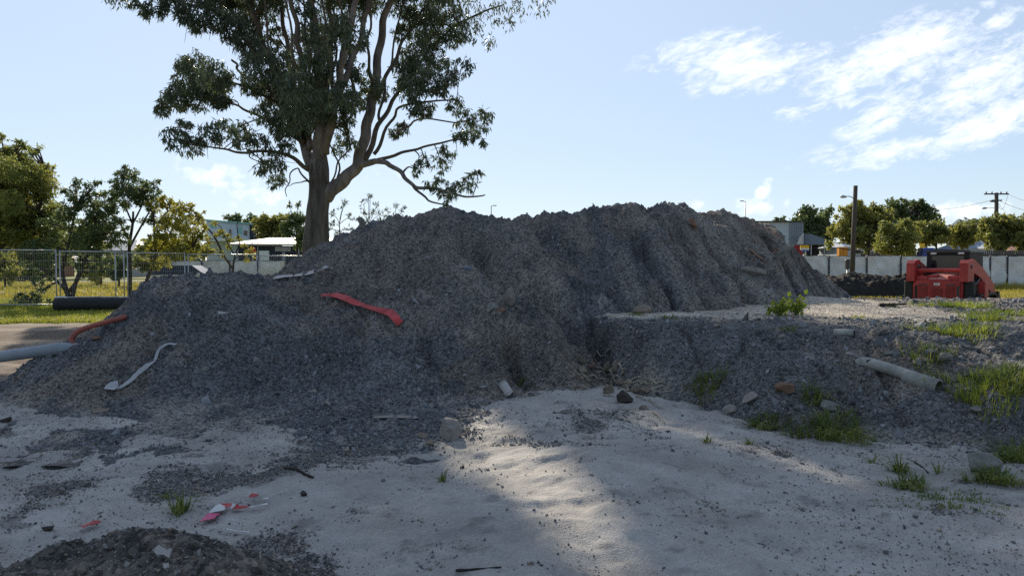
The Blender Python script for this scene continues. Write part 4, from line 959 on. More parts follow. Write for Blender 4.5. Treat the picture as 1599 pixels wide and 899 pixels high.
# ------------------------------------------------------------------ pipes and debris
def skim(px, py, lo=9.0, hi=13.0):
    Y = np.arange(lo, hi, .02); d = ray(px, py); x = d[0] * Y / d[1]; z = EYE + d[2] * Y / d[1]; g = H_all(x, Y) - z
    k = np.nonzero(g > -.005)[0]; i = k[0] if len(k) else int(np.argmax(g)); return np.array([x[i], Y[i] - .04, z[i] + .02])
B = skim(98, 546); A = gpt(-140, 585) + [0, 0, .09]
m_ = MB(); pp = np.array([A, A * .5 + B * .5, B, B + [.3, .35, -.06]]); m_.pipe(pp, .075, .066, 18); o = m_.build('grey_pipe', M['greypipe'], None, True, loc=tuple(B)); tag(o, 'long straight pale grey pipe entering from the left photo edge', 'pipe')
m_ = MB(); cpt = np.array([skim(*q) for q in [(90,551),(105,541),(120,531),(138,520),(155,512),(172,505),(190,499),(197,497)]]); cpt[:, 1] = np.linspace(cpt[:3, 1].mean(), cpt[-3:, 1].mean(), len(cpt)); 
for q in cpt: q[2] = max(q[2], float(H_all(q[0], q[1])) + .02)
pts = smooth_line(cpt, 10)
m_.tube(pts, .032 + .004 * (np.arange(len(pts)) % 2), 12); o = m_.build('red_conduit', M['conduit'], None, True, loc=tuple(pts[0])); tag(o, 'ribbed dull red conduit curving up the mound end from the grey pipe', 'conduit')
def drape(path, width, mtr, name, label, cat, lift=.02, wave=.02, seed=1, thick=.004, side=None, parent=None, taper=False, twist=.22):
    r = np.random.default_rng(seed); P_ = [hit(*q) for q in path]
    pl = smooth_line(P_, 6); n = len(pl); t_ = np.gradient(pl, axis=0); V = []
    for i in range(n):
        d = t_[i] / np.linalg.norm(t_[i]); sd = np.cross(d, [0, -.45, .9]); sd /= np.linalg.norm(sd)
        tw_ = twist * math.sin(i * .55 + seed); nn_ = np.cross(sd, d); sd = sd * math.cos(tw_) + nn_ * math.sin(tw_)
        w_ = width * (1 + .25 * math.sin(i * 1.3 + seed)) * (.5 if taper and i in (0, n - 1) else 1)
        c = pl[i].copy(); 
        a_ = c - sd * w_ / 2; b_ = c + sd * w_ / 2
        for q in (a_, b_): q[2] = max(q[2], float(H_all(q[0], q[1]))) + lift + wave * (.5 + float(vn(np.array(i * .45 + (9 if q is a_ else 0)), np.array(seed * 3.3), seed)))
        up = np.array([0, -.4, .9]) * thick
        V += [a_, b_, b_ + up, a_ + up]
    V = np.array(V).reshape(n, 4, 3); 
    if n > 8:
        K = np.pad(V, ((3, 3), (0, 0), (0, 0)), 'edge'); V = sum(K[i:i + n] for i in range(7)) / 7
    V = V.reshape(-1, 3)
    f = []
    for i in range(n - 1):
        for j in range(4): f.append((4*i+j, 4*i+(j+1)%4, 4*i+4+(j+1)%4, 4*i+4+j))
    f += [(3, 2, 1, 0), (4*n-4, 4*n-3, 4*n-2, 4*n-1)]
    m_ = MB(); m_.add(V, f)
    if parent is not None: return m_.build(name, mtr, parent, False, True)
    o = m_.build(name, mtr, None, False, loc=tuple(P_[0])); return tag(o, label, cat)
drape([(500,469),(520,468),(540,474),(560,482),(585,489),(606,497),(618,505),(626,514)], .105, M['tape_red'], 'red_strip', 'long crumpled red plastic strip draped over the gravel mound face', 'plastic strip', .045, .02, 2, twist=.35)
drape([(277,541),(266,541),(254,546),(246,557),(241,569),(230,578),(218,586),(206,597),(192,606),(182,611)], .035, M['rag'], 'rag_strip', 'twisted pale grey rag strip hanging down the left mound slope', 'rag strip', .015, .03, 3)
drape([(186,606),(176,610),(170,616)], .10, M['rag'], 'rag', 'crumpled grey rag end at the foot of the twisted strip', 'rag', .02, .04, 4)
drape([(426,436),(445,433),(462,432),(478,430),(492,426)], .09, M['sheet'], 'plastic_sheet', 'dirty pinkish white plastic sheet in the hollow left of the main mound', 'plastic sheet', .008, .012, 5, twist=.05)
drape([(494,428),(503,424),(512,420)], .06, M['rag'], 'plastic_sheet', 'bluish plastic scrap just above the dirty white sheet', 'plastic scrap', .02, .03, 6)
th = thing('barrier_tape', 'torn red and white barrier tape with pink end on the near sand', 'barrier tape', hit(345, 805))
drape([(322,820),(330,813),(337,807)], .085, M['tape_pink'], 'pink_band', '', '', .012, .02, 7, parent=th)
drape([(337,807),(344,800),(350,796)], .085, M['tape_white'], 'white_band', '', '', .014, .02, 8, parent=th)
drape([(348,797),(354,795),(361,797)], .045, M['tape_red'], 'red_band', '', '', .016, .02, 9, parent=th)
drape([(361,798),(367,798)], .04, M['tape_white'], 'white_band', '', '', .014, .02, 10, parent=th)
drape([(366,797),(375,799),(386,798)], .05, M['tape_red'], 'red_band', '', '', .014, .02, 11, parent=th)
drape([(386,798),(402,796),(420,793)], .014, M['tape_white'], 'white_band', '', '', .014, .02, 12, parent=th)
th = thing('tape_scrap', 'tiny red and white tape scrap standing up behind the barrier tape', 'tape scrap', hit(400, 787))
drape([(394,787),(398,782),(400,780)], .05, M['tape_red'], 'red_band', '', '', .02, .03, 13, parent=th); drape([(398,788),(408,785),(420,785)], .012, M['tape_white'], 'white_band', '', '', .014, .02, 14, parent=th)
drape([(127,831),(136,827),(146,824),(153,827)], .05, M['tape_red'], 'red_scrap', 'small red plastic scrap at the crest of the dark soil heap', 'plastic scrap', .015, .03, 15)
drape([(352,831),(366,833),(378,835),(390,835)], .014, M['tape_white'], 'white_strip', 'thin white plastic strip lying on sand beside the soil heap', 'plastic strip', .012, .01, 16)
drape([(240,873),(250,877),(258,876),(268,880)], .022, M['sheet'], 'paper_scrap', 'torn dirty white wrapper on the soil heap', 'wrapper', .015, .04, 17)
drape([(255,893),(264,890)], .014, M['sheet'], 'paper_scrap', 'tiny pale scrap below the torn wrapper on the soil heap', 'wrapper', .012, .02, 18)
def rocko(px, py, size, mname, label, name='rock', cat='rock', seed=None, flat=.75, sink=.35, n=3):
    c = hit(px, py); v, f = rock((0, 0, size[2] * (flat - sink)), np.array(size) * (.92 if py > 660 or px < 900 else .72), seed or int(px + py), n, flat)
    gx = float(H_all(c[0] + .2, c[1]) - H_all(c[0] - .2, c[1])) / .4; gy = float(H_all(c[0], c[1] + .2) - H_all(c[0], c[1] - .2)) / .4
    nz_ = np.array([-gx, -gy, 1.]); nz_ /= np.linalg.norm(nz_); ux = np.cross([0, 1., 0], nz_); ux /= np.linalg.norm(ux); v = np.asarray(v) @ np.array([ux, np.cross(nz_, ux), nz_])
    m_ = MB(); m_.add(v, f); o = m_.build(name, M[mname]); o.location = tuple(c); return tag(o, label, cat)
rocko(708,683,(.115,.10,.12),'concrete','large squarish grey brown concrete lump at the edge of the sand','concrete_lump','concrete lump',3,.95)
rocko(672,697,(.05,.045,.05),'rockm','small brown rock on the sand in front of the concrete lump',seed=5)
rocko(660,683,(.07,.05,.05),'rockm','brown clod touching the gravel left of the concrete lump','clod','clod',6)
rocko(475,773,(.028,.026,.03),'clod','lone dark clod on the sand below the stick','clod','clod',8)
rocko(722,731,(.022,.02,.02),'clod','tiny dark clod on sand in the sunlit streak edge','clod','clod',9)
rocko(75,827,(.05,.03,.02),'clod','flat dark clod on the sand beyond the soil heap','clod','clod',10)
rocko(768,482,(.09,.07,.08),'palerock','pale square block halfway up the mound by the gully','stone_block','block',11,.8)
rocko(797,474,(.085,.07,.13),'concrete','rounded upright grey boulder beside the pale square block','boulder','boulder',12,1.0)
rocko(783,486,(.09,.06,.05),'rubble','dull red brick piece under the rounded boulder','brick_piece','brick',13)
rocko(1003,489,(.20,.12,.12),'rockm','brown boulder at the gully head on the sandy lip','boulder','boulder',14,.7)
rocko(972,628,(.13,.10,.10),'clod','dark brown earth clod among pale roots at the gully mouth','clod','clod',15,.9)
rg = np.random.default_rng(19)
for k in range(24):
    px = rg.uniform(900, 1015); py = 572 + (px - 900) * .42 + rg.uniform(-26, 26); q_ = rg.uniform(.03, .085)
    o = rocko(px, py, (q_ * 1.2, q_, q_), 'rockm', 'brown earth clod among the rubble filling the gully mouth', 'gully_clod', 'clod', 900 + k, .8); o['group'] = 'earth clods in the gully mouth'
def roots():
    c = hit(955, 605); th = thing('root_tangle', 'tangle of pale dry roots spilling out of the gully mouth', 'roots', c); r = np.random.default_rng(9)
    for k in range(26):
        px = r.uniform(905, 1030); py = 590 + (px - 940) * .42 + r.normal(0, 16); ln = r.uniform(12, 34); a = r.normal(.25, .5)
        q = [hit(px + ln * t_ * math.cos(a), py + ln * t_ * math.sin(a) + 2.5 * math.sin(3 * t_ + k)) for t_ in (0, .33, .66, 1)]
        q = [p + [0, 0, .012 + .02 * r.uniform()] for p in q]; l = smooth_line(q, 3)
        if np.linalg.norm(l[-1] - l[0]) > .5: continue
        l[:, 2] = H_all(l[:, 0], l[:, 1]) + .012 + .01 * np.sin(np.arange(len(l)) + k); m_ = MB(); m_.tube(l, np.linspace(.013, .005, len(l)) * r.uniform(.6, 1.5), 6); m_.build('root', M['rootm'], th, True, True)
roots()
rocko(925,572,(.07,.05,.04),'rubble','orange brick fragment in the gully','brick_piece','brick',16)
rocko(1530,735,(.13,.10,.10),'palerock','rounded grey stone on sand by the right hand weeds','stone','stone',17)
rocko(1294,638,(.13,.09,.10),'palerock','large pale stone low on the bank face','stone','stone',18)
rocko(1453,553,(.09,.06,.07),'palerock','pale stone right of the broken pipe beneath lime grass','stone','stone',19)
rocko(1474,562,(.10,.08,.09),'concrete','grey stone next to the pale one beneath lime grass','stone','stone',20)
rocko(1399,570,(.05,.03,.03),'palerock','small white stone just above the broken pipe','stone','stone',21)
rocko(1431,568,(.07,.05,.06),'palerock','blocky grey stone between white pebble and weeds','stone','stone',22)
rocko(1386,553,(.09,.04,.04),'palerock','flat slab stone above the pipe hole','stone','stone',23)
rocko(1175,622,(.12,.09,.08),'concrete','grey boulder above the pale scree on the bank','boulder','boulder',24)
rocko(1137,645,(.10,.08,.07),'concrete','rounded stone at the bank foot left of the grass','stone','stone',25)
rocko(1230,610,(.14,.09,.10),'rubble','reddish brown clod in the middle of the bank face','clod','clod',26)
rocko(1245,638,(.08,.02,.05),'palerock','thin pale shard standing in the bank face','shard','stone',27)
rocko(1525,642,(.08,.06,.07),'palerock','small rounded stone on the bank left of the lit grass','stone','stone',28)
rocko(1110,595,(.02,.03,.05),'palerock','tiny white chip on the bank above dark grass','stone','stone',29)
rocko(150,530,(.07,.05,.05),'rubble','orange brown brick lump on the mound end below the conduit','brick_piece','brick',30)
rocko(1183,403,(.26,.16,.12),'rubble','orange clay patch lump high on the right mound slope','clay_lump','clay',31,.5)
rocko(1192,372,(.10,.03,.16),'palerock','white stone glinting near the top of the right mound slope','stone','stone',32,1)
rocko(1211,405,(.08,.05,.28),'palerock','long grey slab on the right mound slope','slab','slab',33,1)
rocko(1180,426,(.28,.06,.12),'palerock','flat grey slab low on the right mound slope','slab','slab',34,.6)
rocko(1118,372,(.40,.06,.10),'concrete','long leaning concrete strip below the mound shoulder','concrete_strip','concrete strip',35,.6)
rocko(1080,352,(.14,.10,.10),'rubble','reddish clod under the right mound peak','clod','clod',36)
rocko(1148,359,(.05,.03,.05),'palerock','small white chip under the right skyline of the mound','stone','stone',37)
rocko(702,457,(.08,.03,.04),'palerock','pale shard on the mound face right of the red strip','shard','stone',38)
rocko(729,421,(.10,.04,.05),'bluegrey','bluish slate piece in the brown hollow of the mound','slate_piece','slate',39)
rocko(652,469,(.03,.02,.05),'palerock','white chip above the end of the red strip','stone','stone',40)
rocko(568,356,(.07,.04,.12),'palerock','pale upright stone on the mound near the skyline shrubs','stone','stone',41,1)
rocko(345,489,(.11,.03,.05),'rag','broken grey plastic piece in the crease of the left mound lobe','plastic_piece','plastic piece',42,.6)
rocko(318,577,(.05,.03,.03),'palerock','small pale stone right of the rag strip','stone','stone',43)
rocko(405,594,(.04,.03,.03),'palerock','small white stone low on the centre of the mound','stone','stone',44)
rocko(625,652,(.22,.07,.03),'concrete','flat sandy slab half buried at the mound foot','slab','slab',45,.5)
rocko(160,640,(.13,.06,.03),'rockm','flat dark slab at the left foot of the mound','slab','slab',46,.5)
rocko(10,658,(.06,.04,.04),'clod','dark stone on the sand at the left photo edge','stone','stone',47)
# broken pipe on the bank
A = hit(1352, 566, .0); B = hit(1462, 606, .02); C_ = A * .5 + B * .5; C_[2] = max(C_[2], float(H_all(C_[0], C_[1]))) + .015
th = thing('broken_pipe', 'long dirty white broken pipe with bell end lying down the bank', 'pipe', A)
pl = smooth_line([A + (A - B) * .12 + [0, 0, -.06], A, C_, B], 6); ax = (B - A) / np.linalg.norm(B - A)
m_ = MB(); m_.pipe(pl, .060, .053, 20); m_.build('pipe_body', M['pvc'], th, True, True)
m_ = MB(); m_.pipe([B - ax * .32, B - ax * .29, B + ax * .02], .075, .062, 20); m_.build('bell_end', M['pvc'], th, True, True)
hp_ = A + ax * .03 + np.array([-.01, -.047, .036]); m_ = MB(); v, f = rock((0, 0, 0), (.034, .012, .02), 3, 2, 1); m_.add(v + hp_, f); m_.build('hole', M['black'], th, True, True)
A = hit(1303, 523, .03); B = hit(1334, 527, .05); m_ = MB(); m_.pipe([A, A * .5 + B * .5, B], .045, .038, 16); o = m_.build('pipe_stub', M['pvc'], None, True, loc=tuple(A)); tag(o, 'short pipe stub lying on the bank lip above the broken pipe', 'pipe')
# white pipe piece : a half shell
c = hit(797, 618); d = np.array([-.09, .13, .12]); d /= np.linalg.norm(d); u = np.cross(d, [0, 0, 1.]); u /= np.linalg.norm(u); w2 = np.cross(u, d)
if w2[1] > 0: w2 = -w2
V = []; 
for s_ in np.linspace(0, .20, 5):
    for rr_ in (.055, .048):
        for a_ in np.linspace(-.15, math.pi + .15, 13): V.append(c + d * (s_ + (.02 * math.sin(a_ * 2) if s_ == 0 else 0)) + rr_ * (math.cos(a_) * u + math.sin(a_) * w2))
m_ = MB(); f = []
for i in range(4):
    for j in range(12):
        a0 = i * 26 + j; f.append((a0, a0+1, a0+27, a0+26)); a1 = a0 + 13; f.append((a1, a1+26, a1+27, a1+1))
    for e in (0, 12): f.append((i*26+e, (i+1)*26+e, (i+1)*26+13+e, i*26+13+e))
for i in (0, 4):
    for j in range(12): f.append((i*26+j, i*26+13+j, i*26+14+j, i*26+1+j))
m_.add(V, f); o = m_.build('pipe_half', M['sheet'], None, True, loc=tuple(c)); tag(o, 'short white split pipe piece sticking out of the mound foot', 'pipe piece')
# sticks
def stick(path, rad, label, name='stick'):
    P_ = [hit(a, b, rad) for a, b in path]; l = smooth_line(P_, 4); m_ = MB(); m_.tube(l, np.linspace(rad, rad * .6, len(l)) * (1 + .2 * np.sin(np.arange(len(l)) * 2.)), 7)
    o = m_.build(name, M['stick'], None, True, loc=tuple(P_[0])); return tag(o, label, 'stick')
stick([(445,733),(462,735),(475,742),(489,748)], .014, 'dark stick lying on sand at the edge of the gravel spill')
stick([(712,892),(745,890),(783,887)], .007, 'thin dark stick on the sand at the bottom of the photo')
o = stick([(1428,722),(1440,730),(1450,740)], .007, 'bent dark twig on the sand between the green tufts', 'twig')
stick([(1375,479),(1395,478),(1415,477)], .03, 'dark timber offcut on the track before the loader', 'timber_offcut')
# ------------------------------------------------------------------ the loader
def loader():
    Y = 24.7; c = at(1479, 463, Y); th = thing('skid_loader', 'red tracked skid steer loader with dark cab parked behind the gravel bank', 'loader', (c[0] + .22, Y, 0), -R(48))
    hw = .70
    # rear body
    m_ = MB(); m_.prism([(-hw, .32), (hw, .32), (hw + .02, .95), (hw - .03, 1.12), (-hw + .03, 1.12), (-hw - .02, .95)], -1.45, -.55); m_.build('rear_body', M['red'], th)
    m_ = MB(); m_.box((0, -1.475, .72), (1.30, .05, .74), 0, .02); door = m_.build('engine_door', M['red'], th)
    for xx, w_, z0, z1 in ((-.40, .26, .45, .98), (.0, .32, .42, .86), (.38, .26, .45, .98)):
        g = MB(); g.box((xx, -1.503, (z0 + z1) / 2), (w_, .012, z1 - z0)); g.build('grille', M['darkmetal'], door)
        g = MB()
        for z_ in np.arange(z0 + .035, z1, .062): g.box((xx, -1.515, z_), (w_, .03, .030), 0, 0, .5)
        g.build('louvre', M['red'], door)
    g = MB(); g.box((.0, -1.505, .975), (.17, .014, .075), 0, .003); g.build('badge', M['silver'], door)
    g = MB(); g.prism([(-.04, .95), (-.025, .95), (-.025, 1.0), (-.04, 1.0)], -1.517, -1.512); g.prism([(-.02, .975), (.02, .995), (.03, .985), (0, .972), (.03, .955), (.02, .948)], -1.517, -1.512); g.build('emblem', M['darkmetal'], door)
    for sx_ in (-1, 1):
        g = MB(); g.box((sx_ * .60, -1.506, .72), (.07, .014, .42)); g.build('tail_light', M['darkmetal'] if sx_ > 0 else M['black'], door)
    m_ = MB(); m_.prism([(-1.40, 1.12), (-.6, 1.12), (-.6, 1.30), (-1.0, 1.27), (-1.36, 1.17)], -.34, .34, 'x'); m_.build('hood', M['palered'], th)
    m_ = MB(); m_.box((-.18, -1.25, 1.22), (.30, .22, .07), 0, .02); m_.build('hood_cap', M['red'], th)
    m_ = MB(); m_.box((.46, -1.1, 1.17), (.36, .7, .14), 0, .03); m_.box((-.46, -1.1, 1.16), (.36, .7, .12), 0, .03); m_.build('hood_side', M['red'], th)
    # towers and arms
    for sx_ in (-1, 1):
        m_ = MB(); x0, x1 = sx_ * .76 - .12, sx_ * .76 + .12
        m_.prism([(-1.56, 1.06), (-1.04, 1.06), (-1.0, 1.45), (-1.08, 1.72), (-1.44, 1.72), (-1.56, 1.62)], x0, x1, 'x')
        m_.build('arm_tower', M['red'], th)
        p = MB(); p.tube([(sx_ * .74 - .16, -1.25, 1.52), (sx_ * .74 + .16, -1.25, 1.52)], .06, 12); p.build('pivot_pin', M['darkmetal'], th, True)
        a = MB(); xa, xb = sx_ * .80 - .055, sx_ * .80 + .055
        a.prism([(-1.2, 1.71), (-1.1, 1.38), (-.3, 1.16), (.7, .70), (.9, .25), (1.18, .22), (1.14, .70), (.92, .98), (-.1, 1.46), (-.95, 1.74)], xa, xb, 'x'); a.build('lift_arm', M['red'], th)
        h = MB(); h.tube([(sx_ * .80, -.95, .75), (sx_ * .80, -.3, 1.15)], .045, 10); h.tube([(sx_ * .80, -.3, 1.15), (sx_ * .80, .1, 1.32)], .022, 8); h.build('lift_cylinder', M['darkmetal'], th, True)
        s_ = MB(); s_.box((sx_ * 1.02, -.62, .82), (.20, .34, .50), 0, .02); s_.build('side_panel', M['red'], th)
        s_ = MB(); s_.box((sx_ * .86, -1.30, .74), (.26, .22, .66), 0, .02); s_.build('side_cover', M['black'], th)
        # track
        pth = []
        for k in range(28):
            a_ = k / 28 * 6.283; pth.append(((1.0 if math.cos(a_) > 0 else -1.0) * .62 + .34 * math.cos(a_) * .85, .36 + .34 * math.sin(a_)))
        tb = MB(); n = len(pth); xo0, xo1 = sx_ * .90 - .20, sx_ * .90 + .20; V = []
        for i, (yy, zz) in enumerate(pth):
            k_ = 1.05 if i % 2 else .97; cy_ = .62 if yy > 0 else -.62
            yy -= .40; cy_ -= .40; V += [(xo0, cy_ + (yy - cy_) * k_, .36 + (zz - .36) * k_), (xo1, cy_ + (yy - cy_) * k_, .36 + (zz - .36) * k_), (xo1, cy_ + (yy - cy_) * .82, .36 + (zz - .36) * .82), (xo0, cy_ + (yy - cy_) * .82, .36 + (zz - .36) * .82)]
        f = []
        for i in range(n):
            j = (i + 1) % n
            for q in range(4): f.append((4*i+q, 4*j+q, 4*j+(q+1)%4, 4*i+(q+1)%4))
        tb.add(V, f); tk = tb.build('track', M['black'], th)
        for yy, rr2 in ((-.62, .22), (-.3, .13), (0, .13), (.3, .13), (.62, .22)):
            yy -= .40
            w_ = MB(); w_.tube([(sx_ * .90 - .12, yy, .36 - (.12 if rr2 < .2 else 0)), (sx_ * .90 + .12, yy, .36 - (.12 if rr2 < .2 else 0))], rr2, 14); w_.build('track_roller', M['darkmetal'], tk, True)
        fr = MB(); fr.box((sx_ * .72, 0, .55), (.10, 1.5, .3), 0, .02); fr.build('track_frame', M['darkmetal'], th)
    m_ = MB(); m_.tube([(-.62, -1.32, 1.40), (.62, -1.32, 1.40)], .065, 14); m_.box((0, -1.32, 1.40), (1.2, .10, .11), 0, .01); m_.build('cross_tube', M['red'], th)
    # cab
    cab = MB(); cab.prism([(-.64, .75), (.64, .75), (.62, 1.96), (-.62, 1.96)], -.60, .62); cb = cab.build('cab', M['black'], th)
    g = MB(); g.prism([(-.50, 1.22), (.50, 1.22), (.46, 1.86), (-.46, 1.86)], -.612, -.604); g.build('rear_window', M['glass'], cb)
    for sx_ in (-1, 1):
        g = MB(); g.add([(sx_*.606, -.48, 1.15), (sx_*.606, .5, 1.15), (sx_*.574, .5, 1.84), (sx_*.574, -.48, 1.84), (sx_*.598, -.48, 1.15), (sx_*.598, .5, 1.15), (sx_*.566, .5, 1.84), (sx_*.566, -.48, 1.84)], [(0,1,2,3),(7,6,5,4),(0,4,5,1),(1,5,6,2),(2,6,7,3),(3,7,4,0)]); g.build('side_window', M['glass'], cb)
        g = MB(); g.box((sx_ * .40, -.66, 1.93), (.17, .06, .055), 0, .01); g.build('work_light', M['lamp'], cb)
    g = MB(); g.prism([(-.67, 1.96), (.67, 1.96), (.65, 2.03), (.2, 2.06), (-.2, 2.06), (-.65, 2.03)], -.68, .70); g.build('roof', M['darkmetal'], cb)
    b_ = MB(); b_.prism([(1.25, .10), (2.0, .06), (2.05, .12), (1.55, .35), (1.45, .70), (1.30, .72)], -.88, .88, 'x'); b_.build('bucket', M['black'], th)
    h = MB()
    for sx_ in (.6, .72): h.tube([(sx_, .6, .9), (sx_ + .02, 1.0, .95), (sx_, 1.35, .6)], .02, 6)
    h.build('hydraulic_hose', M['black'], th, True)
loader()

# dark mulch pile
def mulch():
    r = np.random.default_rng(3); x0, x1 = at(1285, 455, 36)[0], at(1432, 455, 36)[0]
    xs = np.linspace(x0 - 1, x1 + 1.2, 150); ys = np.linspace(33.5, 39.5, 80)
    def Hm(x, y):
        e = sst(x0 - .9, x0 + .1, x) * sst(x1 + 1.2, x1 + .3, x)
        h = 1.1 * e * np.clip(1 - ((y - 36.5) / 2.6) ** 4, -.2, 1) 
        return h + (.35 * fbm(x * 1.3, y * 1.3, 4, 801) + .16 * fbm(x * 6, y * 6, 3, 803)) * e - .1
    o = sheet('mulch_pile', xs, ys, Hm, lambda x, y, z: np.tile([.035, .03, .027], (len(x), 1)), M['mulch'], lambda x, y, z: z > -.06)
    tag(o, 'long low pile of dark lumpy mulch left of the loader', 'mulch pile')
mulch()
# ------------------------------------------------------------------ white cloth fence right
def cloth_panel(p0, p1, ztop, zb, label, group, seed):
    p0 = np.array(p0); p1 = np.array(p1); th = thing('cloth_fence_panel', label, 'fence panel', ((p0 + p1) / 2), group=group)
    d = p1 - p0; L = np.linalg.norm(d[:2]); d = d / L; nrm = np.array([d[1], -d[0], 0])
    nx, nz = 22, 12; V = []
    for k in (0, 1):
        for i in range(nz):
            for j in range(nx):
                s_ = j / (nx - 1) * L; z_ = zb + (ztop - zb) * i / (nz - 1)
                off = .16 * vn(np.array(s_ * 3.2 + seed * 9 + z_ * 1.2), np.array(z_ * 2.2), seed) + .03 * math.sin(s_ * 5 + seed + z_)
                if i == nz - 1: z_ -= .03 * abs(math.sin(s_ * 3.9))
                V.append(p0 + d * s_ + nrm * (float(off) + .03 + .004 * k) + [0, 0, z_])
    f = []
    for k in (0, 1):
        o_ = k * nx * nz
        for i in range(nz - 1):
            for j in range(nx - 1):
                q = (o_+i*nx+j, o_+i*nx+j+1, o_+(i+1)*nx+j+1, o_+(i+1)*nx+j); f.append(q if k else q[::-1])
    m_ = MB(); m_.add(V, f); m_.build('cloth', M['cloth'], th, True, True)
    m_ = MB()
    for e in (p0, p1): m_.tube([e + d * (.03 if e is p0 else -.03) + nrm * .09 + [0, 0, zb - .1], e + d * (.03 if e is p0 else -.03) + nrm * .09 + [0, 0, ztop + .03]], .028, 8)
    m_.tube([p0 + [0, 0, ztop], p1 + [0, 0, ztop]], .02, 6); m_.build('post', M['darkmetal'], th, True, True)
px_list = [1195, 1252, 1293, 1352, 1405, 1457, 1510, 1544, 1571, 1630, 1690]
nm = ['white cloth fence panel half hidden behind the right mound slope','creased white cloth fence panel nearest the mound slope','white cloth fence panel behind the meter box','white cloth fence panel right of the timber pole','white cloth fence panel behind the dark mulch pile','white cloth fence panel touching the loader cab','white cloth fence panel hidden behind the loader cab','narrow white cloth panel just right of the loader cab','white cloth fence panel above the loader arm','white cloth fence panel cut by the right photo edge']
for i, (a, b) in enumerate(zip(px_list[:-1], px_list[1:])):
    A = at(a, 455, 46); B = at(b, 455, 46); A[2] = B[2] = 0; cloth_panel(A, B, at(a, 400, 46)[2] + (.03 if i % 2 else 0), .05, nm[i], 'white cloth fence panels', i)
px_list = [268, 316, 360, 403, 447]
nm = ['white cloth panel behind the parked car, leftmost of the far row','white cloth panel beyond the car bonnet','white cloth panel behind the sparse young tree','white cloth panel below the white notice board']
for i, (a, b) in enumerate(zip(px_list[:-1], px_list[1:])):
    A = at(a, 455, 50); B = at(b, 455, 50); A[2] = B[2] = 0; cloth_panel(A, B, at(a, 407, 50)[2], .05, nm[i], 'far white cloth panels', i + 20)
# ------------------------------------------------------------------ poles and wires
def pole_at(px, pyt, Y, r0, r1, lean=0):
    b = at(px, 420, Y); b[2] = 0; tpt = at(px + lean, pyt, Y); return b, tpt
b, tp_ = pole_at(1330, 290, 42, .14, .12, 6)
th = thing('timber_pole', 'tall weathered timber pole with street lamp arm behind the mulch pile', 'lamp pole', b)
m_ = MB(); m_.tube([b + [0, 0, -.3], (b + tp_) / 2, tp_], [.145, .125, .11], 12); m_.build('pole', M['wood'], th, True, True)
a0 = at(1334, 310, 42); a1 = at(1326, 308, 42); a2 = at(1318, 307.5, 42)
m_ = MB(); m_.tube(smooth_line([a0, a1 + [0, 0, .05], a2], 4), .025, 8); m_.build('lamp_arm', M['steel'], th, True, True)
m_ = MB(); m_.tube([a2 + [.12, 0, .0], a2 + [-.05, 0, .02], a2 + [-.22, 0, 0]], [.05, .09, .04], 10); m_.build('lamp_head', M['steel'], th, True, True)
b = at(1323, 440, 44); b[2] = 0; th = thing('meter_box', 'small dark meter box on a post beside the timber pole', 'meter box', b)
z0 = at(1323, 420, 44)[2]; z1 = at(1323, 405, 44)[2]
m_ = MB(); m_.box(b + [0, 0, (z0 + z1) / 2], (.24, .18, z1 - z0), 0, .02); m_.build('box', M['darkmetal'], th, False, True)
m_ = MB(); m_.tube([b, b + [0, 0, z0 + .02]], .04, 8); m_.build('post', M['steel'], th, True, True)
b = at(1556, 420, 75); b[2] = 0; tp_ = at(1556, 301, 75)
th = thing('power_pole', 'power pole with wide crossarm and lamp above the yellow green tree', 'power pole', b)
m_ = MB(); m_.tube([b + [0, 0, -.3], tp_], [.22, .17], 12); m_.build('pole', M['wood'], th, True, True)
m_ = MB(); A = at(1537, 303.5, 75); B = at(1575, 302.5, 75); m_.box((A + B) / 2, (B[0] - A[0], .12, .12)); m_.build('crossarm', M['wood'], th, False, True)
ins = []
for px in (1540, 1549, 1563, 1572):
    p = at(px, 302.5, 75); m_ = MB(); m_.tube([p, p + [0, 0, .1], p + [0, 0, .22]], [.05, .07, .03], 8); m_.build('insulator', M['darkmetal'], th, True, True)
m_ = MB(); A = at(1556, 324.5, 75); B = at(1538, 325, 75); m_.tube([A, B], .025, 6); m_.build('lamp_arm', M['steel'], th, True, True)
m_ = MB(); m_.tube([B + [.2, 0, 0], B + [-.05, 0, 0], B + [-.3, 0, -.03]], [.06, .12, .05], 10); m_.build('lamp_head', M['steel'], th, True, True)
m_ = MB(); p = at(1551, 314, 75); m_.box(p, (.5, .3, .2), 0, .03); p = at(1561, 313, 75); m_.box(p, (.4, .2, .12), 0, .02); m_.build('switch_box', M['darkmetal'], th, False, True)
def wire(A, B, sag, label, rad=.02):
    A, B = np.array(A), np.array(B); s_ = np.linspace(0, 1, 17)[:, None]; p = A + (B - A) * s_; p[:, 2] -= (4 * sag * s_ * (1 - s_))[:, 0]
    m_ = MB(); m_.tube(p, rad, 5); o = m_.build('power_wire', M['black'], None, True, loc=tuple(A)); tag(o, label, 'wire', 'wires from the power pole')
wire(at(1554, 311, 75), at(1458, 328, 100), .2, 'long wire sloping down from the power pole to the dark tree')
wire(at(1558, 312, 75), at(1680, 330, 60), .6, 'wire leaving the power pole toward the right photo edge, lower one')
wire(at(1574, 303, 75), at(1700, 305, 60), .8, 'wire leaving the right crossarm end, topmost at the photo edge', .014)
wire(at(1574, 304, 75), at(1558, 319, 75), .9, 'short drooping jumper wire between crossarm and pole', .014)
wire(at(1558, 316, 75), at(1585, 338, 68), .3, 'steep service wire dropping into the yellow green tree', .014)
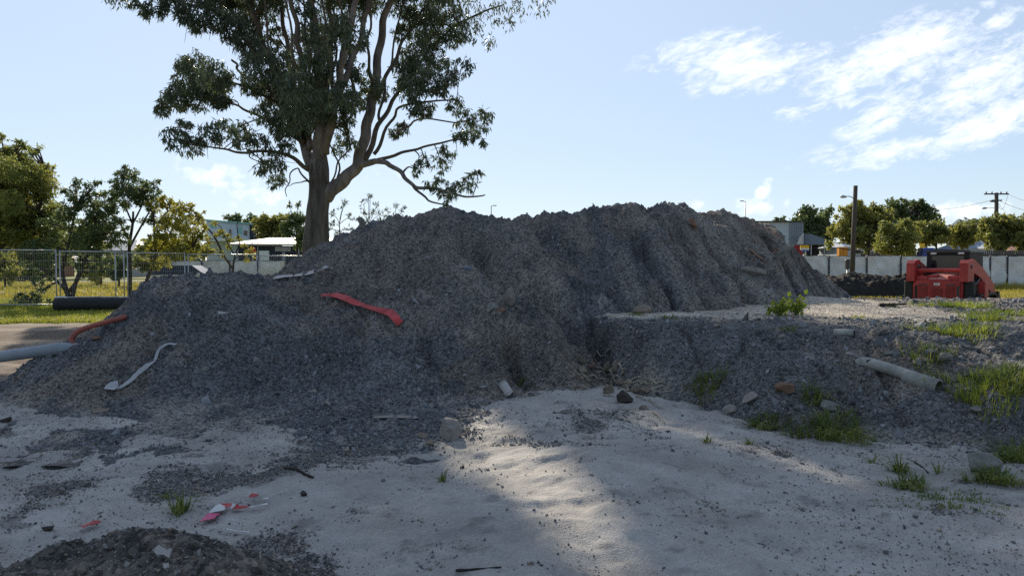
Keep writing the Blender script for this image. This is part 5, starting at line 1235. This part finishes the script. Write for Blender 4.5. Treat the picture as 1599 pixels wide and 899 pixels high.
for px, pyt, side, lb in ((767, 322, 1, 'distant thin street light peeping over the dip in the mound'), (1164, 315, -1, 'distant thin street light above the right mound slope')):
    Y = 120; b = at(px, 412, Y); b[2] = 0; tp_ = at(px, pyt, Y); th = thing('street_light', lb, 'street light', b)
    m_ = MB(); m_.tube([b, tp_], [.11, .07], 8); m_.build('pole', M['steel'], th, True, True)
    m_ = MB(); m_.tube([tp_, tp_ + [.35 * side, 0, .1]], .05, 6); m_.build('lamp_arm', M['steel'], th, True, True); m_ = MB(); m_.box(tp_ + [.55 * side, 0, .1], (.6, .25, .12), 0, .03); m_.build('lamp_head', M['darkmetal'], th, False, True)
# ------------------------------------------------------------------ buildings
def bld(name, label, Y, x0, x1, yt, depth=12):
    A = at(x0, yt, Y); B = at(x1, yt, Y); th = thing(name, label, 'building', ((A[0] + B[0]) / 2, Y, 0)); return A[0], B[0], A[2], th
def bx(name, m, th, Y, px0, py0, px1, py1, d=.1, off=0.0):
    A = at(px0, py0, Y); B = at(px1, py1, Y); o = MB(); z0, z1 = sorted((A[2], B[2]))
    o.box(((A[0] + B[0]) / 2, Y - off + d / 2, (z0 + z1) / 2), (abs(B[0] - A[0]), d, z1 - z0)); return o.build(name, m, th, False, True)
# two storey pale building
Y = 110; x0, x1, zt, th = bld('pale_building', 'pale blue grey two storey block with mint panels beyond the fence', Y, 322, 388, 345)
m_ = MB(); zz = at(0, 351, Y)[2]; m_.hexa([(x0, Y, -.2), (x1, Y, -.2), (x1, Y + 12, -.2), (x0, Y + 12, -.2), (x0, Y, zt), (x1, Y, zz), (x1, Y + 12, zz), (x0, Y + 12, zt)]); m_.build('wall', M['pale'], th, False, True)
m_ = MB(); m_.hexa([(x0 - .3, Y - .3, zt + .02), (x1 + .3, Y - .3, zz + .02), (x1 + .3, Y + 12.3, zz + .02), (x0 - .3, Y + 12.3, zt + .02), (x0 - .3, Y - .3, zt + .25), (x1 + .3, Y - .3, zz + .25), (x1 + .3, Y + 12.3, zz + .25), (x0 - .3, Y + 12.3, zt + .25)]); m_.build('roof', M['mint'], th, False, True)
for a, b, c_, d_ in ((328,348,338,356),(372,354,378,366)): bx('mint_panel', M['mint'], th, Y, a, b, c_, d_, .1, .07)
for a, b, c_, d_ in ((358,358,362,368),(381,360,387,368),(340,359,344,367)):
    f_ = bx('window', M['white'], th, Y, a - .6, b - .6, c_ + .6, d_ + .6, .1, .1); bx('pane', M['glass'], f_, Y, a, b, c_, d_, .06, .14) if False else None
    w_ = bx('pane', M['glass'], th, Y, a, b, c_, d_, .06, .16); w_.parent = f_
m_ = MB(); A = at(388.5, 351, Y); B = at(403, 351, Y); m_.box(((A[0] + B[0]) / 2, Y + 6, A[2] / 2), (B[0] - A[0], 11, A[2])); m_.build('dark_wing', M['navy'], th, False, True)
bx('canopy', M['white'], th, Y, 322, 374, 392, 377, 3, 3)
# low dark building
Y = 70; x0, x1, zt, th = bld('low_building', 'long low dark building with bright white roof edge beside the gum trunk', Y, 372, 500, 384)
m_ = MB(); m_.box(((x0 + x1) / 2, Y + 5, zt / 2), (x1 - x0, 10, zt)); m_.build('wall', M['navy'], th, False, True)
m_ = MB(); za = at(0, 383.5, Y)[2]; zb_ = at(0, 377, Y)[2]; m_.hexa([(x0 - .6, Y - .8, za), (x1 + .6, Y - .8, za), (x1 + .6, Y + 11, zb_ + .5), (x0 - .6, Y + 11, zb_ + .5), (x0 - .6, Y - .8, za + .18), (x1 + .6, Y - .8, za + .18), (x1 + .6, Y + 11, zb_ + .7), (x0 - .6, Y + 11, zb_ + .7)]); m_.build('roof', M['sheet'], th, False, True)
f_ = bx('window', M['white'], th, Y, 430, 385.5, 454, 392, .1, .09)
for a, b in ((431, 436.5), (438, 443.5), (445, 453)): w_ = bx('pane', M['rag'], th, Y, a, 386.3, b, 391.2, .06, .15); w_.parent = f_
bx('door', M['grey'], th, Y, 440.5, 393.5, 446, 412, .1, .07)
for px in (403, 467): bx('downpipe', M['white'], th, Y, px - .5, 385, px + .5, 412, .1, .1)
Y = 62; b = at(394, 412, Y); b[2] = 0; th = thing('red_umbrella', 'round red sign board left of the white notice board', 'sign', b)
m_ = MB(); p = at(394, 391, Y); m_.tube([p + [0, .03, 0], p + [0, -.03, 0]], .28, 18); m_.build('sign_face', M['tape_red'], th, False, True); m_ = MB(); m_.tube([b, p + [0, .05, 0]], .03, 6); m_.build('post', M['steel'], th, True, True); th.name = 'round_sign'
Y = 56; b = at(412, 412, Y); b[2] = 0; th = thing('notice_board', 'pale square notice board on posts before the low dark building', 'sign', b)
bx('board', M['pale'], th, Y, 404.5, 391.5, 420, 407, .05, 0)
for px in (406, 418): bx('post', M['steel'], th, Y, px - .4, 391.5, px + .4, 430, .06, -.06)
# houses on the left
Y = 95; x0, x1, zt, th = bld('far_house', 'house with blue grey roof glimpsed between the left trees', Y, 166, 206, 391)
m_ = MB(); m_.box(((x0 + x1) / 2, Y + 4, zt / 2), (x1 - x0, 8, zt)); m_.build('wall', M['rag'], th, False, True)
m_ = MB(); zr = at(0, 373, Y)[2]; m_.add([(x0 - .5, Y - .5, zt), (x1 + .5, Y - .5, zt), (x1 + .5, Y + 8.5, zt), (x0 - .5, Y + 8.5, zt), (x0 + 1.2, Y + 4, zr), (x1 - 1.2, Y + 4, zr)], [(3,2,1,0),(0,1,5,4),(1,2,5),(2,3,4,5),(3,0,4)]); m_.build('roof', M['bluegrey'], th, False, True)
f_ = bx('window', M['white'], th, Y, 175, 394, 186, 403, .1, .09); w_ = bx('pane', M['glass'], th, Y, 176, 395, 185, 402, .06, .14); w_.parent = f_
Y = 90; x0, x1, zt, th = bld('far_house', 'pale low house behind the meadow at the left photo edge', Y, -60, 55, 402)
m_ = MB(); m_.box(((x0 + x1) / 2, Y + 4, zt / 2), (x1 - x0, 8, zt)); m_.build('wall', M['brick'], th, False, True)
m_ = MB(); zr = at(0, 388, Y)[2]; m_.add([(x0 - .5, Y - .5, zt), (x1 + .5, Y - .5, zt), (x1 + .5, Y + 8.5, zt), (x0 - .5, Y + 8.5, zt), (x0 + 2, Y + 4, zr), (x1 - 2, Y + 4, zr)], [(3,2,1,0),(0,1,5,4),(1,2,5),(2,3,4,5),(3,0,4)]); m_.build('roof', M['tile'], th, False, True)
for a in (5, 30):
    f_ = bx('window', M['navy'], th, Y, a, 405, a + 9, 411, .1, .09)
# right building
Y = 95; x0, x1, zt, th = bld('shed_building', 'pale grey flat roofed shed with corrugated corner at the end of the mound', Y, 1150, 1254.5, 346.5)
m_ = MB(); m_.box(((x0 + x1) / 2, Y + 8, zt / 2), (x1 - x0, 16, zt)); m_.build('wall', M['pale'], th, False, True)
m_ = MB(); A = at(1232.5, 347.5, Y); B = at(1253.5, 382, Y)
m_.box(((A[0] + B[0]) / 2, Y - .05, (A[2] + B[2]) / 2), (B[0] - A[0], .08, A[2] - B[2]))
for q in np.arange(A[0] + .1, B[0], .28): m_.box((q, Y - .12, (A[2] + B[2]) / 2), (.1, .06, A[2] - B[2]))
m_.build('cladding', M['grey'], th, False, True)
m_ = MB(); A = at(1244, 371, Y); B = at(1254, 381.5, Y); m_.prism([(A[0], B[2]), (B[0], B[2]), (B[0], A[2] + .6), (A[0] + .25, A[2])], Y - .22, Y - .16); m_.build('light_panel', M['white'], th, False, True)
bx('fascia', M['darkmetal'], th, Y, 1149, 345.2, 1255, 347, 16.6, .3)
m_ = MB(); A = at(1255, 366, Y); B = at(1279, 381, Y); m_.hexa([(A[0], Y - 2, B[2] - .1), (B[0], Y - 2, B[2] - .1), (B[0], Y + 7, B[2] - .1), (A[0], Y + 7, B[2] - .1), (A[0], Y - 2, A[2]), (B[0], Y - 2, B[2] + .55), (B[0], Y + 7, B[2] + .55), (A[0], Y + 7, A[2])]); m_.build('awning', M['bluegrey'], th, False, True)
bx('red_wall', M['tape_red'], th, Y, 1240, 383, 1253, 402, .1, .08); bx('doorway', M['black'], th, Y, 1262, 382.5, 1277, 404, .2, 0)
for px in (1258, 1278): bx('awning_post', M['steel'], th, Y, px - .5, 382, px + .5, 406, .12, 1.8)
Y = 80; b = at(1256, 410, Y); b[2] = 0; th = thing('shop_sign', 'yellow white and blue sign board on a post before the red wall', 'sign', b)
bx('yellow_band', M['signy'], th, Y, 1250, 383, 1263.5, 387, .1, 0); bx('white_band', M['white'], th, Y, 1250, 387.1, 1263.5, 390, .1, 0); bx('blue_band', M['signb'], th, Y, 1252, 390.1, 1263.5, 392.4, .1, 0); bx('post', M['steel'], th, Y, 1258.4, 383, 1259.4, 415, .08, -.1)
# clutter behind the cloth fence
Y = 60; b = at(1442, 412, Y); b[2] = 0; th = thing('yellow_sign', 'small yellow sign among the trees left of the loader cab', 'sign', b)
bx('board', M['signy'], th, Y, 1436.5, 380, 1444, 387, .05, 0); bx('post', M['steel'], th, Y, 1440, 387, 1441, 420, .06, -.06)
Y = 58; b = at(1446, 412, Y); b[2] = 0; m_ = MB(); A = at(1438, 387, Y); B = at(1456, 405, Y); m_.box((0, 0, (A[2]) / 2), (B[0] - A[0], .9, A[2]), 0, .05); m_.box((0, -.46, A[2] * .72), (.5, .04, .16)); o = m_.build('blue_bin', M['blue']); o.location = (b[0], Y, 0); tag(o, 'blue box like bin poking above the cloth fence by the cab', 'bin')
Y = 85; b = at(1317, 412, Y); b[2] = 0; th = thing('orange_cabinet', 'orange panel cabinet under the olive tree by the timber pole', 'cabinet', b)
bx('body', M['orange'], th, Y, 1310.5, 385.5, 1323.5, 412, .6, 0); bx('door', M['orange'], th, Y, 1312, 387, 1316.3, 410, .05, .06); bx('door', M['orange'], th, Y, 1317.3, 387, 1322, 410, .05, .06)
for (Y, a, b_, yt, yr, mm, rm, lb) in ((90,1322,1356,386,376,'pale','bluegrey','pale house behind the timber pole under the olive tree'),(100,1362,1382,388,380,'white','tile','small white house between two olive trees'),(95,1508,1548,392,377,'navy','bluegrey','dark blue house right of the loader cab'),(90,1546,1586,388,374,'white','bluegrey','white house behind the yellow green tree'),(88,1584,1660,392,380,'navy','tile','dark house at the right photo edge')):
    x0, x1, zt, th = bld('far_house', lb, Y, a, b_, yt)
    m_ = MB(); m_.box(((x0 + x1) / 2, Y + 4, zt / 2), (x1 - x0, 8, zt)); m_.build('wall', M[mm], th, False, True)
    m_ = MB(); zr = at(0, yr, Y)[2]; m_.add([(x0 - .4, Y - .4, zt), (x1 + .4, Y - .4, zt), (x1 + .4, Y + 8.4, zt), (x0 - .4, Y + 8.4, zt), (x0 + .9, Y + 4, zr), (x1 - .9, Y + 4, zr)], [(3,2,1,0),(0,1,5,4),(1,2,5),(2,3,4,5),(3,0,4)]); m_.build('roof', M[rm], th, False, True)
    cxp = (a + b_) / 2; f_ = bx('window', M['white'] if mm == 'navy' else M['grey'], th, Y, cxp - 4, yt + 4, cxp + 4, yt + 10, .1, .09); w_ = bx('pane', M['glass'], th, Y, cxp - 3.2, yt + 4.8, cxp + 3.2, yt + 9.2, .06, .14); w_.parent = f_
# grey paling fence right
def paling(Y, a, b, yt, mname, label):
    A = at(a, yt, Y); B = at(b, yt, Y); th = thing('paling_fence', label, 'fence', ((A[0] + B[0]) / 2, Y, 0)); m_ = MB()
    for q in np.arange(A[0], B[0], .16): m_.box((q, Y, A[2] / 2), (.12, .03, A[2] + .06 * math.sin(q * 7)))
    m_.build('palings', M[mname], th, False, True); m_ = MB()
    for z_ in (.35, A[2] - .35): m_.box(((A[0] + B[0]) / 2, Y + .05, z_), (B[0] - A[0], .05, .09))
    m_.build('rail', M[mname], th, False, True)
paling(64, 1512, 1655, 391, 'darkmetal', 'dark paling fence right of the loader cab behind the white cloth')
paling(75, 1345, 1440, 393, 'wood', 'brown timber paling fence behind the trees left of the loader')
paling(70, -40, 64, 408, 'wood', 'pale paling fence across the meadow behind the left trees')
# ------------------------------------------------------------------ parked car
def car():
    Y = 42; c = at(303, 430, Y); th = thing('parked_car', 'dark parked car with silver bonnet just showing over the left mound lobe', 'car', (c[0], Y, 0)); k = 1.0
    prof = [(-2.2,.35),(-2.25,.75),(-2.1,.98),(-1.2,1.02),(.75,1.0),(1.9,.86),(2.2,.62),(2.2,.35)]
    m_ = MB(); m_.prism(prof, -.88, .88); m_.build('body', M['silver'], th)
    m_ = MB(); m_.hexa([(-2.0,-.80,1.0),(.95,-.80,1.0),(.95,.80,1.0),(-2.0,.80,1.0),(-1.75,-.62,1.50),(.15,-.62,1.52),(.15,.62,1.52),(-1.75,.62,1.50)]); cb = m_.build('cabin', M['carblue'], th)
    for x0, x1, x2, x3 in ((-1.85,-1.05,-1.05,-1.68),(-.98,-.25,-.25,-.98),(-.18,.70,.10,-.18)):
        g = MB(); yv = lambda z: -.80 + (z - 1.0) / .5 * .18 - .012
        g.add([(x0,yv(1.06),1.06),(x1,yv(1.06),1.06),(x2,yv(1.44),1.44),(x3,yv(1.44),1.44),(x0,yv(1.06)+.01,1.06),(x1,yv(1.06)+.01,1.06),(x2,yv(1.44)+.01,1.44),(x3,yv(1.44)+.01,1.44)], [(0,1,2,3),(7,6,5,4),(0,4,5,1),(1,5,6,2),(2,6,7,3),(3,7,4,0)]); g.build('window', M['glass'], cb)
    m_ = MB(); m_.box((.62, -.95, 1.05), (.16, .16, .12), 0, .03); m_.build('side_mirror', M['silver'], th)
    for xx in (-1.4, 1.4):
        for sy in (-1, 1):
            m_ = MB(); m_.tube([(xx, sy * .72, .32), (xx, sy * .92, .32)], .32, 20); w_ = m_.build('wheel', M['black'], th, True); m_ = MB(); m_.tube([(xx, sy * .9, .32), (xx, sy * .93, .32)], .19, 14); m_.build('rim', M['steel'], w_, True)
    m_ = MB(); m_.box((2.18, -.62, .70), (.08, .34, .12), 0, .02); m_.build('headlight', M['lamp'], th); m_ = MB(); m_.box((2.18, .62, .70), (.08, .34, .12), 0, .02); m_.build('headlight', M['lamp'], th)
car()
# road far behind
m_ = MB(); 
rd = MB(); rd.add([(-400, 63, .02), (400, 66, .02), (400, 73, .02), (-400, 70, .02)], [(0, 1, 2, 3)]); o = rd.build('road', M['asphalt']); tag(o, kind='structure')
